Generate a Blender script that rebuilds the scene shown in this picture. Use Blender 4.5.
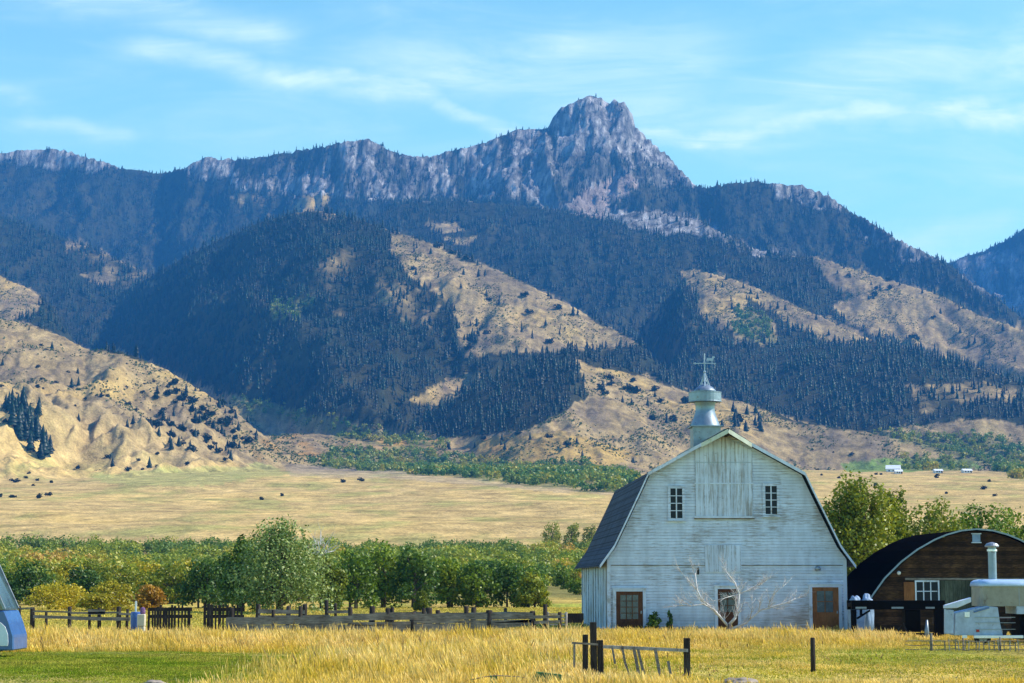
import bpy, bmesh, math, random
import numpy as np
from mathutils import Vector, Matrix
R = math.radians
rnd = random.Random(7)
rng = np.random.default_rng(11)
for o in list(bpy.data.objects): bpy.data.objects.remove(o)
scene = bpy.context.scene
C = scene.collection

# ------------------------------------------------------------------ camera
F = 2000.0; TILT = math.atan(238.5/F); ST, CT = math.sin(TILT), math.cos(TILT); EYE = 2.6
cam = bpy.data.objects.new('camera', bpy.data.cameras.new('camera')); C.objects.link(cam)
cam.data.sensor_width = 36; cam.data.lens = 36*F/1024
cam.data.clip_start = .5; cam.data.clip_end = 30000
cam.location = (0, 0, EYE); cam.rotation_euler = (R(90)+TILT, 0, 0)
scene.camera = cam
def te(px, py):
    """pixel -> (X/Y, (Z-eye)/Y)"""
    u = (np.asarray(px, float)-512)/F; v = (341.5-np.asarray(py, float))/F
    d = CT-v*ST
    return u/d, (ST+v*CT)/d
def proj(X, Y, Z):
    e = (Z-EYE)/Y; v = (e*CT-ST)/(CT+e*ST)
    return 512+F*(X/Y)*(CT-v*ST), 341.5-F*v
def at(px, py, Y):
    t, e = te(px, py); return Vector((t*Y, Y, EYE+e*Y))

# ------------------------------------------------------------------ light
SUN_AZ, SUN_EL = 5.0, 41.0       # degrees away from +X towards +Y ; elevation
scene.view_settings.view_transform = 'Standard'; scene.view_settings.look = 'None'
scene.view_settings.exposure = 0.6; scene.view_settings.gamma = 1.0
scene.view_settings.use_curve_mapping = False
sd = Vector((math.cos(R(SUN_AZ))*math.cos(R(SUN_EL)), math.sin(R(SUN_AZ))*math.cos(R(SUN_EL)), math.sin(R(SUN_EL))))
sl = bpy.data.lights.new('sun', 'SUN'); sl.energy = 5.0; sl.angle = R(.53); sl.color = (1.0, .93, .80)
so = bpy.data.objects.new('sun', sl); C.objects.link(so); so.rotation_euler = sd.to_track_quat('Z', 'Y').to_euler()
so.location = (60, 0, 60)

class NT:
    def __init__(s, tree): s.t = tree; s.n = tree.nodes; s.l = tree.links
    def new(s, typ, **kw):
        n = s.n.new(typ)
        for k, v in kw.items(): setattr(n, k, v)
        return n
    def put(s, sock, v):
        if v is None: return
        if hasattr(v, 'is_output') or isinstance(v, bpy.types.NodeSocket): s.l.new(v, sock)
        else: sock.default_value = v
    def math(s, op, a, b=None, c=None, clamp=False):
        n = s.new('ShaderNodeMath', operation=op, use_clamp=clamp)
        for i, v in enumerate((a, b, c)):
            if v is not None: s.put(n.inputs[i], v)
        return n.outputs[0]
    def noise(s, vec, scale, detail=4, rough=.55, dist=0, dim='3D'):
        n = s.new('ShaderNodeTexNoise', noise_dimensions=dim)
        if vec is not None: s.put(n.inputs['Vector'], vec)
        n.inputs['Scale'].default_value = scale; n.inputs['Detail'].default_value = detail
        n.inputs['Roughness'].default_value = rough; n.inputs['Distortion'].default_value = dist
        return n.outputs['Fac']
    def ramp(s, fac, stops, interp='LINEAR'):
        n = s.new('ShaderNodeValToRGB'); cr = n.color_ramp; cr.interpolation = interp
        while len(cr.elements) < len(stops): cr.elements.new(.5)
        for e, (p, c) in zip(cr.elements, stops):
            e.position = p
            if not hasattr(c, '__len__'): c = (c, c, c)
            e.color = (*c[:3], 1)
        s.put(n.inputs[0], fac); return n.outputs[0]
    def mix(s, fac, a, b, blend='MIX'):
        n = s.new('ShaderNodeMix', data_type='RGBA', blend_type=blend)
        s.put(n.inputs[0], fac)
        for i, v in ((6, a), (7, b)):
            if isinstance(v, (tuple, list)): v = (*v[:3], 1)
            s.put(n.inputs[i], v)
        return n.outputs[2]
    def mapping(s, vec, scale=(1, 1, 1), rot=(0, 0, 0), loc=(0, 0, 0)):
        n = s.new('ShaderNodeMapping'); s.put(n.inputs[0], vec)
        n.inputs['Scale'].default_value = scale; n.inputs['Rotation'].default_value = rot; n.inputs['Location'].default_value = loc
        return n.outputs[0]

world = bpy.data.worlds.new('World'); scene.world = world; world.use_nodes = True
W = NT(world.node_tree); W.n.clear()
sky = W.new('ShaderNodeTexSky', sky_type='NISHITA', sun_disc=False)
sky.sun_elevation = R(SUN_EL); sky.sun_rotation = R(90-SUN_AZ); sky.altitude = 1500
sky.air_density = 1.0; sky.dust_density = .35; sky.ozone_density = 1.6
tc = W.new('ShaderNodeTexCoord'); sep = W.new('ShaderNodeSeparateXYZ'); W.l.new(tc.outputs['Generated'], sep.inputs[0])
yy = W.math('MAXIMUM', sep.outputs[1], .05)
U = W.math('DIVIDE', sep.outputs[0], yy); V = W.math('DIVIDE', sep.outputs[2], yy)
cmb = W.new('ShaderNodeCombineXYZ'); W.l.new(U, cmb.inputs[0]); W.l.new(V, cmb.inputs[1])
warp = W.noise(cmb.outputs[0], 14, 5)
wv = W.math('MULTIPLY_ADD', warp, .036, -.018)
Vw = W.math('ADD', V, wv)
wisp = W.ramp(W.noise(W.mapping(cmb.outputs[0], scale=(9, 46, 1), rot=(0, 0, R(12))), 1.0, 7, .62, 1.2), [(.38, 0), (.75, 1)])
wisp2 = W.ramp(W.noise(W.mapping(cmb.outputs[0], scale=(7, 30, 1), rot=(0, 0, R(-8)), loc=(3, 1, 0)), 1.0, 7, .6, .8), [(.42, 0), (.8, 1)])
cloud = None
# cirrus streaks: two sky directions as photo-free angles (X/Y, Z/Y), half width, strength
for (x0, y0, x1, y1, w, a) in [(150, 45, 300, 75, 13, .45), (280, 68, 420, 95, 13, .75), (400, 90, 505, 132, 10, .55), (40, -5, 260, 28, 17, .6),
                               (650, 132, 880, 122, 10, .6), (860, 122, 1060, 103, 12, .8), (760, 110, 1060, 40, 34, .42),
                               (400, 80, 680, 45, 34, .35), (420, 60, 650, 95, 40, .38), (30, 120, 120, 136, 8, .32), (900, 250, 990, 215, 15, .3), (-30, 85, 20, 95, 8, .3)]:
    (ta, ea), (tb, eb) = te(x0, y0), te(x1, y1)
    dx, dy = tb-ta, eb-ea; L2 = dx*dx+dy*dy
    h = W.math('DIVIDE', W.math('ADD', W.math('MULTIPLY', W.math('SUBTRACT', U, float(ta)), float(dx)), W.math('MULTIPLY', W.math('SUBTRACT', Vw, float(ea)), float(dy))), float(L2))
    hc = W.math('MINIMUM', W.math('MAXIMUM', h, 0.0), 1.0)
    ax = W.math('SUBTRACT', W.math('SUBTRACT', U, float(ta)), W.math('MULTIPLY', hc, float(dx)))
    ay = W.math('SUBTRACT', W.math('SUBTRACT', Vw, float(ea)), W.math('MULTIPLY', hc, float(dy)))
    d2 = W.math('ADD', W.math('MULTIPLY', W.math('MULTIPLY', ax, ax), .25), W.math('MULTIPLY', ay, ay))
    g = W.math('MULTIPLY', W.math('EXPONENT', W.math('MULTIPLY', d2, -1.0/(w/F)**2)), a)
    cloud = g if cloud is None else W.math('MAXIMUM', cloud, g)
tex = W.math('ADD', W.math('MULTIPLY', wisp, 1.0), .32)
cl = W.math('MULTIPLY', cloud, tex)
lowv = W.new('ShaderNodeMapRange'); W.l.new(V, lowv.inputs[0]); lowv.inputs[1].default_value = .34; lowv.inputs[2].default_value = .12
cl = W.math('ADD', cl, W.math('MULTIPLY', W.math('MULTIPLY', wisp, wisp2), .30))
cl = W.math('ADD', cl, W.math('MULTIPLY', lowv.outputs[0], W.math('MULTIPLY_ADD', wisp2, .25, .16)), clamp=True)
up = W.new('ShaderNodeMapRange'); W.l.new(sep.outputs[1], up.inputs[0]); up.inputs[1].default_value = .1; up.inputs[2].default_value = .4
cl = W.math('MULTIPLY', cl, up.outputs[0])
hi = W.new('ShaderNodeMapRange', interpolation_type='SMOOTHSTEP'); W.l.new(sep.outputs[2], hi.inputs[0]); hi.inputs[1].default_value = .22; hi.inputs[2].default_value = .55
skyc = W.mix(1.0, sky.outputs[0], W.mix(hi.outputs[0], (1.26, 1.92, 1.46), (.36, .86, 1.72)), 'MULTIPLY')
sc2 = W.mix(cl, skyc, (8.2, 9.6, 10.2))
bg = W.new('ShaderNodeBackground'); W.put(bg.inputs[0], sc2); bg.inputs[1].default_value = .105
wo = W.new('ShaderNodeOutputWorld'); W.l.new(bg.outputs[0], wo.inputs[0])

# ------------------------------------------------------------------ noise
def _h(ix, iy, s):
    n = (ix.astype(np.int64)*374761393 + iy.astype(np.int64)*668265263 + s*1442695041) & 0xffffffff
    n = ((n ^ (n >> 13))*1274126177) & 0xffffffff
    return ((n ^ (n >> 16)) & 0xffff)/65535.0*2*math.pi
def perlin(x, y, s=0):
    x = np.asarray(x, float); y = np.asarray(y, float)
    ix = np.floor(x); iy = np.floor(y); fx = x-ix; fy = y-iy
    u = fx**3*(fx*(fx*6-15)+10); v = fy**3*(fy*(fy*6-15)+10)
    def g(dx, dy):
        a = _h(ix+dx, iy+dy, s); return np.cos(a)*(fx-dx)+np.sin(a)*(fy-dy)
    return ((g(0, 0)*(1-u)+g(1, 0)*u)*(1-v)+(g(0, 1)*(1-u)+g(1, 1)*u)*v)*1.5
def fbm(x, y, o=4, s=0, r=.5):
    t = 0; a = 1; n = 0
    for i in range(o):
        t = t+a*perlin(x*2**i+17.3*i, y*2**i-9.1*i, s+i); n += a; a *= r
    return t/n
def ridged(x, y, o=4, s=0, r=.5):
    t = 0; a = 1; n = 0
    for i in range(o):
        t = t+a*(1-2*np.abs(perlin(x*2**i+5.7*i, y*2**i+3.3*i, s+i))); n += a; a *= r
    return t/n
def sstep(a, b, x):
    q = np.clip((x-a)/(b-a), 0, 1); return q*q*(3-2*q)

# ------------------------------------------------------------------ terrain heights
# each ridge: crest points (sight x, sight y, distance), front slope near crest, far slope, blend length, back slope, gully depth, gully spacing, crest roughness
RIDGES = {
 'skyline': dict(p=[(-900,200,6800),(-300,165,6600),(0,150,6200),(35,148,6200),(55,147,6200),(75,152,6150),(100,160,6100),(120,169,6100),(165,173,6100),(185,168,6000),(205,157,6000),(240,160,5950),(300,151,5900),(345,143,5800),(367,141,5800),(400,155,5800),(430,157,5800),(455,150,5800),(480,143,5800),(500,135,5800),(515,129,5800),(547,127,5800),(553,116,5800),(562,106,5800),(578,99,5800),(590,94,5800),(602,97,5800),(609,102,5800),(616,98,5780),(626,101,5760),(634,111,5750),(636,124,5740),(645,133,5700),(665,150,5650),(676,166,5600),(690,181,5500),(705,187,5450),(725,183,5400),(760,180,5400),(785,183,5400),(800,185,5400),(830,196,5350),(848,210,5300),(870,222,5200),(900,240,5050),(945,262,4900),(1000,300,4700),(1100,380,4500),(1300,480,4300)],
     s1=1.15, s2=.52, L=170, sb=.8, g=75, gs=210, cr=9),
 'right_far': dict(p=[(600,600,7500),(850,330,7500),(930,268,7400),(960,258,7300),(985,250,7300),(1005,240,7250),(1024,229,7200),(1100,190,7200),(1300,150,7200),(1700,170,7200)], s1=.8, s2=.55, L=200, sb=.6, g=90, gs=230, cr=8),
 'cliff_ridge': dict(p=[(100,600,4700),(330,235,4750),(400,203,4800),(450,199,4800),(520,205,4750),(560,212,4700),(600,215,4650),(650,212,4600),(700,220,4500),(722,233,4400),(760,250,4300),(790,256,4250),(815,256,4200),(859,273,4100),(917,289,4000),(946,298,3950),(976,314,3850),(1024,331,3700),(1120,375,3500),(1300,450,3300),(1600,520,3100)],
     s1=.62, s2=.46, L=150, sb=.6, g=38, gs=190, cr=5),
 'left_ridge': dict(p=[(-900,130,5000),(-300,160,4900),(-100,195,4800),(0,217,4700),(60,237,4600),(100,253,4500),(150,276,4350),(200,312,4200),(260,380,4100),(330,600,4000)], s1=.55, s2=.46, L=150, sb=.4, g=35, gs=200, cr=5),
 'left_knob': dict(p=[(-900,200,3700),(-200,240,3500),(0,276,3400),(30,289,3350),(48,305,3300),(70,335,3250),(110,400,3200),(160,560,3100)], s1=.5, s2=.42, L=100, sb=.5, g=18, gs=120, cr=3),
 'central': dict(p=[(-60,480,4600),(20,350,4500),(60,325,4400),(90,306,4300),(150,276,4150),(200,247,4000),(260,223,3850),(300,214,3750),(325,212,3700),(360,222,3600),(390,233,3500),(430,244,3420),(500,272,3300),(560,300,3180),(600,322,3100),(640,345,3000),(700,400,2900),(780,470,2800),(900,600,2700)],
     s1=.5, s2=.45, L=150, sb=.55, g=50, gs=210, cr=4),
 'mid_spur': dict(p=[(560,560,3900),(640,330,3850),(683,275,3750),(705,271,3720),(740,281,3650),(765,291,3600),(800,307,3500),(840,324,3400),(878,340,3300),(930,372,3150),(1000,430,3000),(1100,560,2900)], s1=.5, s2=.44, L=150, sb=.55, g=22, gs=150, cr=3),
 'right_wood': dict(p=[(600,470,3000),(640,372,3050),(700,362,3100),(760,352,3120),(820,343,3100),(878,341,3050),(930,352,2950),(976,366,2880),(1024,383,2800),(1120,420,2700),(1300,470,2600),(1600,520,2500)], s1=.42, s2=.40, L=150, sb=.4, g=26, gs=170, cr=3),
 'wood_knob': dict(p=[(330,520,2550),(400,440,2550),(440,408,2580),(480,382,2600),(530,360,2620),(570,352,2620),(600,361,2600),(640,374,2560),(680,391,2520),(740,401,2480),(800,422,2430),(870,433,2380),(960,452,2330),(1100,470,2300),(1300,520,2280)],
     s1=.40, s2=.26, L=160, sb=.3, g=16, gs=130, cr=2),
 'left_hill': dict(p=[(-1200,330,2500),(-500,300,2400),(-100,312,2350),(0,320,2300),(30,326,2290),(60,338,2270),(83,350,2250),(120,354,2230),(160,369,2200),(210,397,2150),(250,425,2100),(280,449,2060),(310,466,2020),(360,500,2000),(420,560,1980)],
     s1=.42, s2=.30, L=160, sb=.4, g=44, gs=120, cr=2),
 'apron': dict(p=[(100,560,2280),(200,450,2320),(250,438,2340),(300,434,2350),(350,437,2360),(400,441,2360),(450,441,2360),(500,453,2350),(560,540,2340)], s1=.25, s2=.17, L=100, sb=.3, g=9, gs=80, cr=1.5),
 'left_front': dict(p=[(-1200,300,1900),(-300,370,1820),(-60,425,1780),(0,443,1760),(40,464,1740),(75,486,1720),(110,505,1700),(160,560,1680)], s1=.36, s2=.25, L=90, sb=.4, g=9, gs=60, cr=1.2),
}
for k, r in RIDGES.items():
    P = np.array(r['p'], float); t, e = te(P[:, 0], P[:, 1]); r['t'] = t; r['Y'] = P[:, 2]; r['z'] = EYE+e*P[:, 2]
TG = np.linspace(-.6, .6, 2401)
for k in ('skyline', 'cliff_ridge'):
    r = RIDGES[k]; z0 = np.interp(TG, r['t'], r['z']); lev = [z0]
    for sg in (6, 14, 30, 60, 110):
        kk = np.exp(-.5*(np.arange(-3*sg, 3*sg+1)/sg)**2); kk /= kk.sum(); lev.append(np.convolve(np.pad(z0, 3*sg, 'edge'), kk, 'valid'))
    r['lev'] = np.array(lev); r['sg'] = np.array([0, 6, 14, 30, 60, 110])*(TG[1]-TG[0])
def soft_crest(r, t, f, Yc):
    sg = .42*f/Yc; ti = np.clip((t-TG[0])/(TG[1]-TG[0]), 0, len(TG)-1.001); i0 = ti.astype(int); ft = ti-i0
    k = np.clip(np.searchsorted(r['sg'], sg, side='right')-1, 0, 4); w = np.clip((sg-r['sg'][k])/(r['sg'][k+1]-r['sg'][k]), 0, 1)
    g = lambda kk: r['lev'][kk, i0]*(1-ft)+r['lev'][kk, i0+1]*ft
    return g(k)*(1-w)+g(k+1)*w
BASE_Y = [-100, 190, 400, 700, 1900, 2020, 2150, 2400, 3000, 4000, 6000, 9500]
BASE_Z = [0, 0, 3, 16, 106, 110, 108, 126, 190, 320, 460, 600]
def height(X, Y):
    X = np.asarray(X, float); Y = np.asarray(Y, float)
    Ys = np.maximum(Y, 30.0); t = X/Ys
    z = np.interp(Y, BASE_Y, BASE_Z)
    far = sstep(250, 900, Y)
    z = z + far*(fbm(X/420, Y/420, 4, 3)*9 + fbm(X/90, Y/90, 3, 5)*1.2) + .09*fbm(X/11, Y/11, 2, 9)*(1-far)
    n1 = fbm(X/900, Y/900, 3, 21); n2 = fbm(X/260, Y/260, 4, 33)
    for i, (k, r) in enumerate(RIDGES.items()):
        tw = t + .0025*n2
        zc = np.interp(tw, r['t'], r['z']); Yc = np.interp(tw, r['t'], r['Y']) + 60*n1
        d = Yc-Y; f = np.maximum(d, 0); b = np.maximum(-d, 0)
        if 'lev' in r: zc = soft_crest(r, np.clip(tw, -.59, .59), f, Yc)
        drop = r['s2']*f + (r['s1']-r['s2'])*r['L']*(1-np.exp(-f/r['L'])) + r['sb']*b
        w = 1-np.exp(-(f+.6*b)/170)
        gul = ridged((X+70*n2)/r['gs'], (Y+60*n1)/(r['gs']*2.6), 4, 50+i, .55)
        gul2 = ridged(X/(r['gs']*.28), Y/(r['gs']*.5), 3, 80+i)
        zz = zc-drop + w*r['g']*(gul-.35) + w*r['g']*.22*gul2 + r['cr']*fbm(X/34, Y/34, 4, 120+i, .65)
        if k == 'skyline':      # crags
            zz = zz + (1-np.exp(-(f+b)/25))*(26*np.exp(-f/420)*(ridged(X/80+.25*n2, Y/120, 4, 140, .62)-.35)+9*np.exp(-f/700)*ridged(X/24, Y/34, 3, 150, .6))*sstep(-.27, -.05, t)
        K = {'left_hill': 26., 'left_front': 18., 'wood_knob': 22., 'apron': 18.}.get(k, 6.0)
        hh = np.clip(.5+.5*(zz-z)/K, 0, 1); z = z*(1-hh)+zz*hh+K*hh*(1-hh)
    hl = sstep(1700, 2000, Y)
    return z+hl*(1.1*fbm(X/17, Y/20, 3, 170, .6)+1.6*(ridged(X/38+.3*n2, Y/70, 3, 175, .6)-.3))

def frange(a, b, ratio):
    out = [a]
    while out[-1] < b: out.append(out[-1]*ratio)
    return out
rows = np.array(list(np.arange(-60, 140, 5.0))+frange(140, 1500, 1.014)+frange(1522, 8600, 1.0031))
NC = 1150
scol = np.linspace(-.40, .40, NC)
YY = np.repeat(rows[:, None], NC, 1); XX = scol[None, :]*(YY+110)
ZZ = height(XX, YY)
NR = len(rows)
EE = np.where(YY > 60, (ZZ-EYE)/np.maximum(YY, 1), -9)
VIS = EE >= np.maximum.accumulate(EE, 0)-.0016

# ------------------------------------------------------------------ land cover (what grows where)
def inpoly(px, py, poly):
    r = np.zeros(px.shape, bool); n = len(poly); j = n-1
    for i in range(n):
        xi, yi = poly[i]; xj, yj = poly[j]
        c = ((yi > py) != (yj > py)) & (px < (xj-xi)*(py-yi)/((yj-yi) or 1e-9)+xi)
        r ^= c; j = i
    return r
P_WOOD = [(-2000,40),(0,40),(1024,40),(3000,40),(3000,520),(1300,470),(1024,428),(990,422),(962,418),(934,424),(895,429),(865,433),(837,429),(809,425),(768,411),(740,402),(691,391),(665,386),(646,376),(633,375),(591,364),(574,357),(580,370),(588,383),(584,397),(570,408),(530,427),(480,438),(440,436),(400,430),(350,424),(290,409),(240,398),(212,390),(160,366),(120,352),(83,347),(60,336),(30,324),(0,318),(-2000,318)]
P_TAN = [
 [(388,230),(430,243),(500,272),(560,300),(600,322),(640,345),(590,349),(560,351),(520,353),(480,357),(462,356),(452,340),(462,322),(450,305),(430,288),(404,268),(390,250)],
 [(680,272),(705,270),(735,279),(762,291),(748,300),(746,318),(735,330),(715,328),(702,318),(697,300)],
 [(756,288),(800,307),(840,324),(878,340),(855,343),(820,339),(792,326),(772,312),(752,300)],
 [(810,254),(859,271),(917,287),(946,296),(976,312),(1024,329),(1300,400),(3000,500),(3000,540),(1300,470),(1024,384),(976,366),(930,352),(880,338),(845,322),(826,306),(846,300),(832,285),(820,270)],
 [(-300,250),(0,276),(30,288),(44,303),(26,318),(0,322),(-300,310)],
 [(408,400),(440,382),(480,372),(474,388),(430,408)]]
P_SEMI = [([(60,238),(90,245),(145,272),(155,285),(110,296),(75,268)], .55), ([(262,294),(312,286),(322,300),(290,318),(262,316)], .65),
          ([(425,224),(450,219),(464,230),(440,234)], .1), ([(448,237),(478,238),(470,246),(450,244)], .15), ([(905,385),(1010,380),(1024,402),(960,405),(925,412)], .6),
          ([(735,308),(778,318),(775,345),(735,345)], .45), ([(318,213),(336,213),(334,220),(320,220)], .1), ([(372,300),(405,280),(440,300),(430,330),(395,315)], .65),
          ([(700,330),(690,355),(640,345),(650,310),(690,300)], .85), ([(230,195),(330,196),(330,212),(250,216)], .5), ([(340,232),(300,300),(350,320),(400,280)], .9)]
P_ROCK = [([(-2000,120),(0,140),(50,140),(90,150),(124,168),(90,172),(40,167),(0,163),(-2000,150)], .22), ([(180,164),(205,152),(240,157),(232,178),(190,178)], .18),
          ([(330,146),(365,136),(400,150),(430,153),(480,138),(510,125),(547,122),(590,86),(633,94),(648,130),(694,184),(664,190),(622,172),(600,180),(585,208),(556,212),(530,201),(440,199),(380,199),(330,197),(240,190),(228,180),(290,168)], .36),
          ([(596,213),(650,210),(700,218),(726,233),(700,238),(660,234),(630,229)], .1), ([(766,181),(800,182),(838,198),(842,210),(810,206),(775,196)], .3),
          ([(955,262),(1024,245),(1100,230),(1100,330),(1024,312),(975,292)], .55), ([(850,212),(905,238),(945,262),(905,262),(860,235)], .65), ([(700,230),(760,245),(800,255),(760,256),(715,244)],.5)]
P_PEAK = [(548,125),(560,100),(590,88),(632,94),(642,128),(672,158),(694,184),(672,178),(640,150),(610,165),(575,160)]
P_FLANK = [[(556,160),(590,150),(618,152),(628,168),(600,186),(585,204),(560,205),(548,185)],[(645,160),(690,183),(664,192),(640,186),(630,175)],[(380,150),(400,158),(430,160),(425,180),(395,190),(370,170)],[(240,162),(330,150),(325,168),(260,182),(240,180)]]
P_SCREE = [(570,205),(590,190),(628,172),(640,182),(612,205),(600,218),(575,215)]
P_GREEN = [[(222,400),(262,402),(300,411),(345,424),(400,436),(445,440),(446,448),(400,447),(340,438),(295,424),(250,414)],
           [(310,462),(330,451),(380,450),(430,452),(470,459),(520,466),(575,470),(620,474),(640,482),(640,493),(590,490),(520,486),(450,477),(400,471),(330,468)],
           [(870,430),(920,433),(980,438),(1024,442),(1300,450),(3000,470),(3000,510),(1300,505),(1024,480),(985,466),(945,452),(890,441)],
           [(735,308),(772,318),(775,344),(745,345),(735,330)], [(272,302),(316,300),(300,322),(265,318)], [(900,459),(962,457),(980,468),(905,470)], [(540,462),(592,464),(590,478),(545,480)]]
P_LSHRUB = [[(150,395),(190,372),(240,412),(262,440),(225,456),(170,452),(150,430)], [(300,440),(330,440),(330,462),(295,462)]]
P_LCON = [[(-60,385),(0,392),(25,402),(50,425),(57,452),(42,462),(15,440),(-60,430)]]
def cover(X, Y, Z):
    px, py = proj(X, np.maximum(Y, 40), Z)
    wx = px+fbm(X/60, Y/60, 3, 201)*9; wy = py+fbm(X/60+40, Y/60, 3, 202)*6
    out = (px < -5) | (px > 1030)
    wood = np.where(inpoly(wx, wy, P_WOOD), 1.0, 0.0)*(Y > 2050)
    patch = fbm(X/110, Y/150, 4, 210, .6)
    for p in P_TAN: wood[inpoly(wx, wy, p)] = 0.02
    for p, v in P_SEMI:
        m = inpoly(wx, wy, p) & (wood > .5); wood[m] = np.clip(v+1.6*patch[m], 0, 1)
    rock = np.zeros_like(wood)
    for p, v in P_ROCK:
        m = inpoly(wx, wy, p)
        if v > .1: rn = fbm(X/45, Y/220, 4, 215, .6)*1.5
        else: rn = patch
        q = np.clip(v+1.3*rn, 0, 1); rock[m] = np.maximum(rock[m], 1-q[m]); 
    m = inpoly(wx, wy, P_PEAK); rock[m] = np.maximum(rock[m], .75)
    for fl_ in P_FLANK:
        m = inpoly(wx, wy, fl_); rock[m] = np.clip(rock[m]*.35+.5*patch[m], 0, 1)
    m = inpoly(wx, wy, P_SCREE); rock[m] = np.maximum(rock[m], .8)
    rock *= wood > .01
    green = np.zeros_like(wood)
    for p in P_GREEN: green[inpoly(wx, wy, p)] = 1
    return px, py, wood, rock, green, patch

def mesh_from(name, co, tris=None, quads=None, smooth=False):
    me = bpy.data.meshes.new(name); co = np.asarray(co, np.float32)
    me.vertices.add(len(co)); me.vertices.foreach_set('co', co.ravel())
    f = tris if tris is not None else quads; k = 3 if tris is not None else 4
    f = np.asarray(f, np.int32); me.loops.add(f.size); me.loops.foreach_set('vertex_index', f.ravel())
    me.polygons.add(len(f)); me.polygons.foreach_set('loop_start', np.arange(0, f.size, k, dtype=np.int32))
    if smooth: me.polygons.foreach_set('use_smooth', np.ones(len(f), bool))
    me.update(calc_edges=True); return me
def vcol(me, name, col):
    a = me.attributes.new(name, 'FLOAT_COLOR', 'POINT'); c = np.ones((len(col), 4), np.float32); c[:, :3] = col
    a.data.foreach_set('color', c.ravel())

def pbsdf(name, rough=.9, spec=.2):
    m = bpy.data.materials.new(name); m.use_nodes = True; N = NT(m.node_tree); b = N.n['Principled BSDF']
    b.inputs['Roughness'].default_value = rough; b.inputs['Specular IOR Level'].default_value = spec
    return m, N, b
def coords(N, kind='Object'):
    return N.new('ShaderNodeTexCoord').outputs[kind]

# colours of the ground
px, py, wood, rock, green, patch = cover(XX, YY, ZZ)
nA = fbm(XX/160, YY/260, 4, 301, .6); nB = fbm(XX/40, YY/70, 4, 305, .6); nC = fbm(XX/9, YY/9, 3, 309)
def lerp(a, b, w): return a*(1-w[..., None])+b*w[..., None]
c3 = lambda *v: np.array(v, float)
col = np.broadcast_to(c3(.45, .32, .14), XX.shape+(3,)).copy()
col = lerp(col, c3(.25, .18, .085), sstep(-.1, .45, nB))                   # sagebrush and bare soil
col = lerp(col, c3(.60, .40, .12), sstep(.1, .5, -nA)*.8)
hill = sstep(1750, 2050, YY)
col = lerp(col, c3(.20, .15, .09), hill*sstep(-.15, .4, nA+.5*nB)*.8)
flat = (1-sstep(1600, 1950, YY))*sstep(500, 700, YY)
col = lerp(col, c3(.66, .45, .15), flat*(.55+.45*np.clip(nA*2, -1, 1)))
col = lerp(col, c3(.36, .34, .10), flat*sstep(-.05, .4, nB+.4*nA)*.7)
# stony grey strip on top of the bench, green seeps, red autumn shrub patches
strip = inpoly(px+nB*8, py+nB*4, [(280,462),(330,467),(400,471),(470,479),(560,486),(640,492),(640,497),(520,489),(440,482),(380,478),(290,476)])
col = lerp(col, c3(.26, .24, .22), strip*.3)
seep = inpoly(px+nA*30, py+nB*6, [(130,470),(260,464),(290,474),(200,486),(120,486),(90,480)])
col = lerp(col, c3(.33, .34, .10), seep*.6)
gold = inpoly(px+nB*10, py+nB*4, [(480,440),(560,430),(640,455),(600,470),(470,462)])
col = lerp(col, c3(.52, .33, .07), gold*.55)
lush = inpoly(px+nB*6, py+nB*3, [(840,463),(900,458),(970,460),(985,468),(900,472),(845,471)])
col = lerp(col, c3(.17, .27, .05), lush*.85)
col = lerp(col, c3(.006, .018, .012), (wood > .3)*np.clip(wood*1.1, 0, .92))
rc = lerp(np.broadcast_to(c3(.17, .16, .15), XX.shape+(3,)), c3(.60, .56, .52), np.clip(sstep(-.25, .4, fbm(XX/15, YY/34, 4, 320, .7))*(.45+.55*sstep(-.5, .5, ridged(XX/22, YY/60, 3, 322))), 0, 1))
col = lerp(col, rc, np.clip(rock*1.25, 0, 1))
scree = inpoly(px+nB*8, py+nA*8, P_SCREE); col = lerp(col, c3(.36, .27, .22), scree*.8)
col = lerp(col, c3(.17, .18, .06), green*.7)
# near ground: lawn, dry meadow, pale mown strip before the bushes
near = 1-sstep(430, 640, YY)
mead = lerp(np.broadcast_to(c3(.50, .36, .09), XX.shape+(3,)), c3(.32, .33, .05), sstep(-.1, .35, fbm(XX/9, YY/14, 3, 330)))
col = lerp(col, mead, near)
col = lerp(col, c3(.20, .19, .06), sstep(215, 240, YY)*near*.85)
lawnline = 73.5+fbm(XX/5, YY*0, 3, 340)*2
lw = (sstep(0, 1.5, lawnline-YY))*sstep(0, 3.0, -(XX+4+(74-YY)*.05)+fbm(XX/3, YY/3, 2, 341)*2)
col = lerp(col, lerp(np.broadcast_to(c3(.15, .225, .022), XX.shape+(3,)), c3(.36, .29, .08), sstep(-.35, .3, fbm(XX/2.2, YY/4, 4, 342))), lw)
col *= (1+.30*nC)[..., None]*(1+.35*nB*hill)[..., None]
rk2 = sstep(.12, .35, fbm(XX/14, YY/22, 4, 350, .65))*hill*(wood < .3)*(rock < .2); col = lerp(col, c3(.15, .115, .085), rk2*.6)
col *= (1-.16*hill*(wood < .3)*(rock < .2))[..., None]
orng = inpoly(px+nB*9, py+nB*4, [(240,440),(300,436),(360,440),(440,438),(500,440),(520,452),(440,454),(330,456),(260,462)]); col = lerp(col, c3(.50, .27, .07), orng*sstep(-.1, .4, nB)*.7)
idx = np.arange(NR*NC).reshape(NR, NC)
quads = np.stack([idx[:-1, :-1], idx[:-1, 1:], idx[1:, 1:], idx[1:, :-1]], -1).reshape(-1, 4)
me = mesh_from('ground', np.stack([XX, YY, ZZ], -1).reshape(-1, 3), quads=quads, smooth=True)
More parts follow.
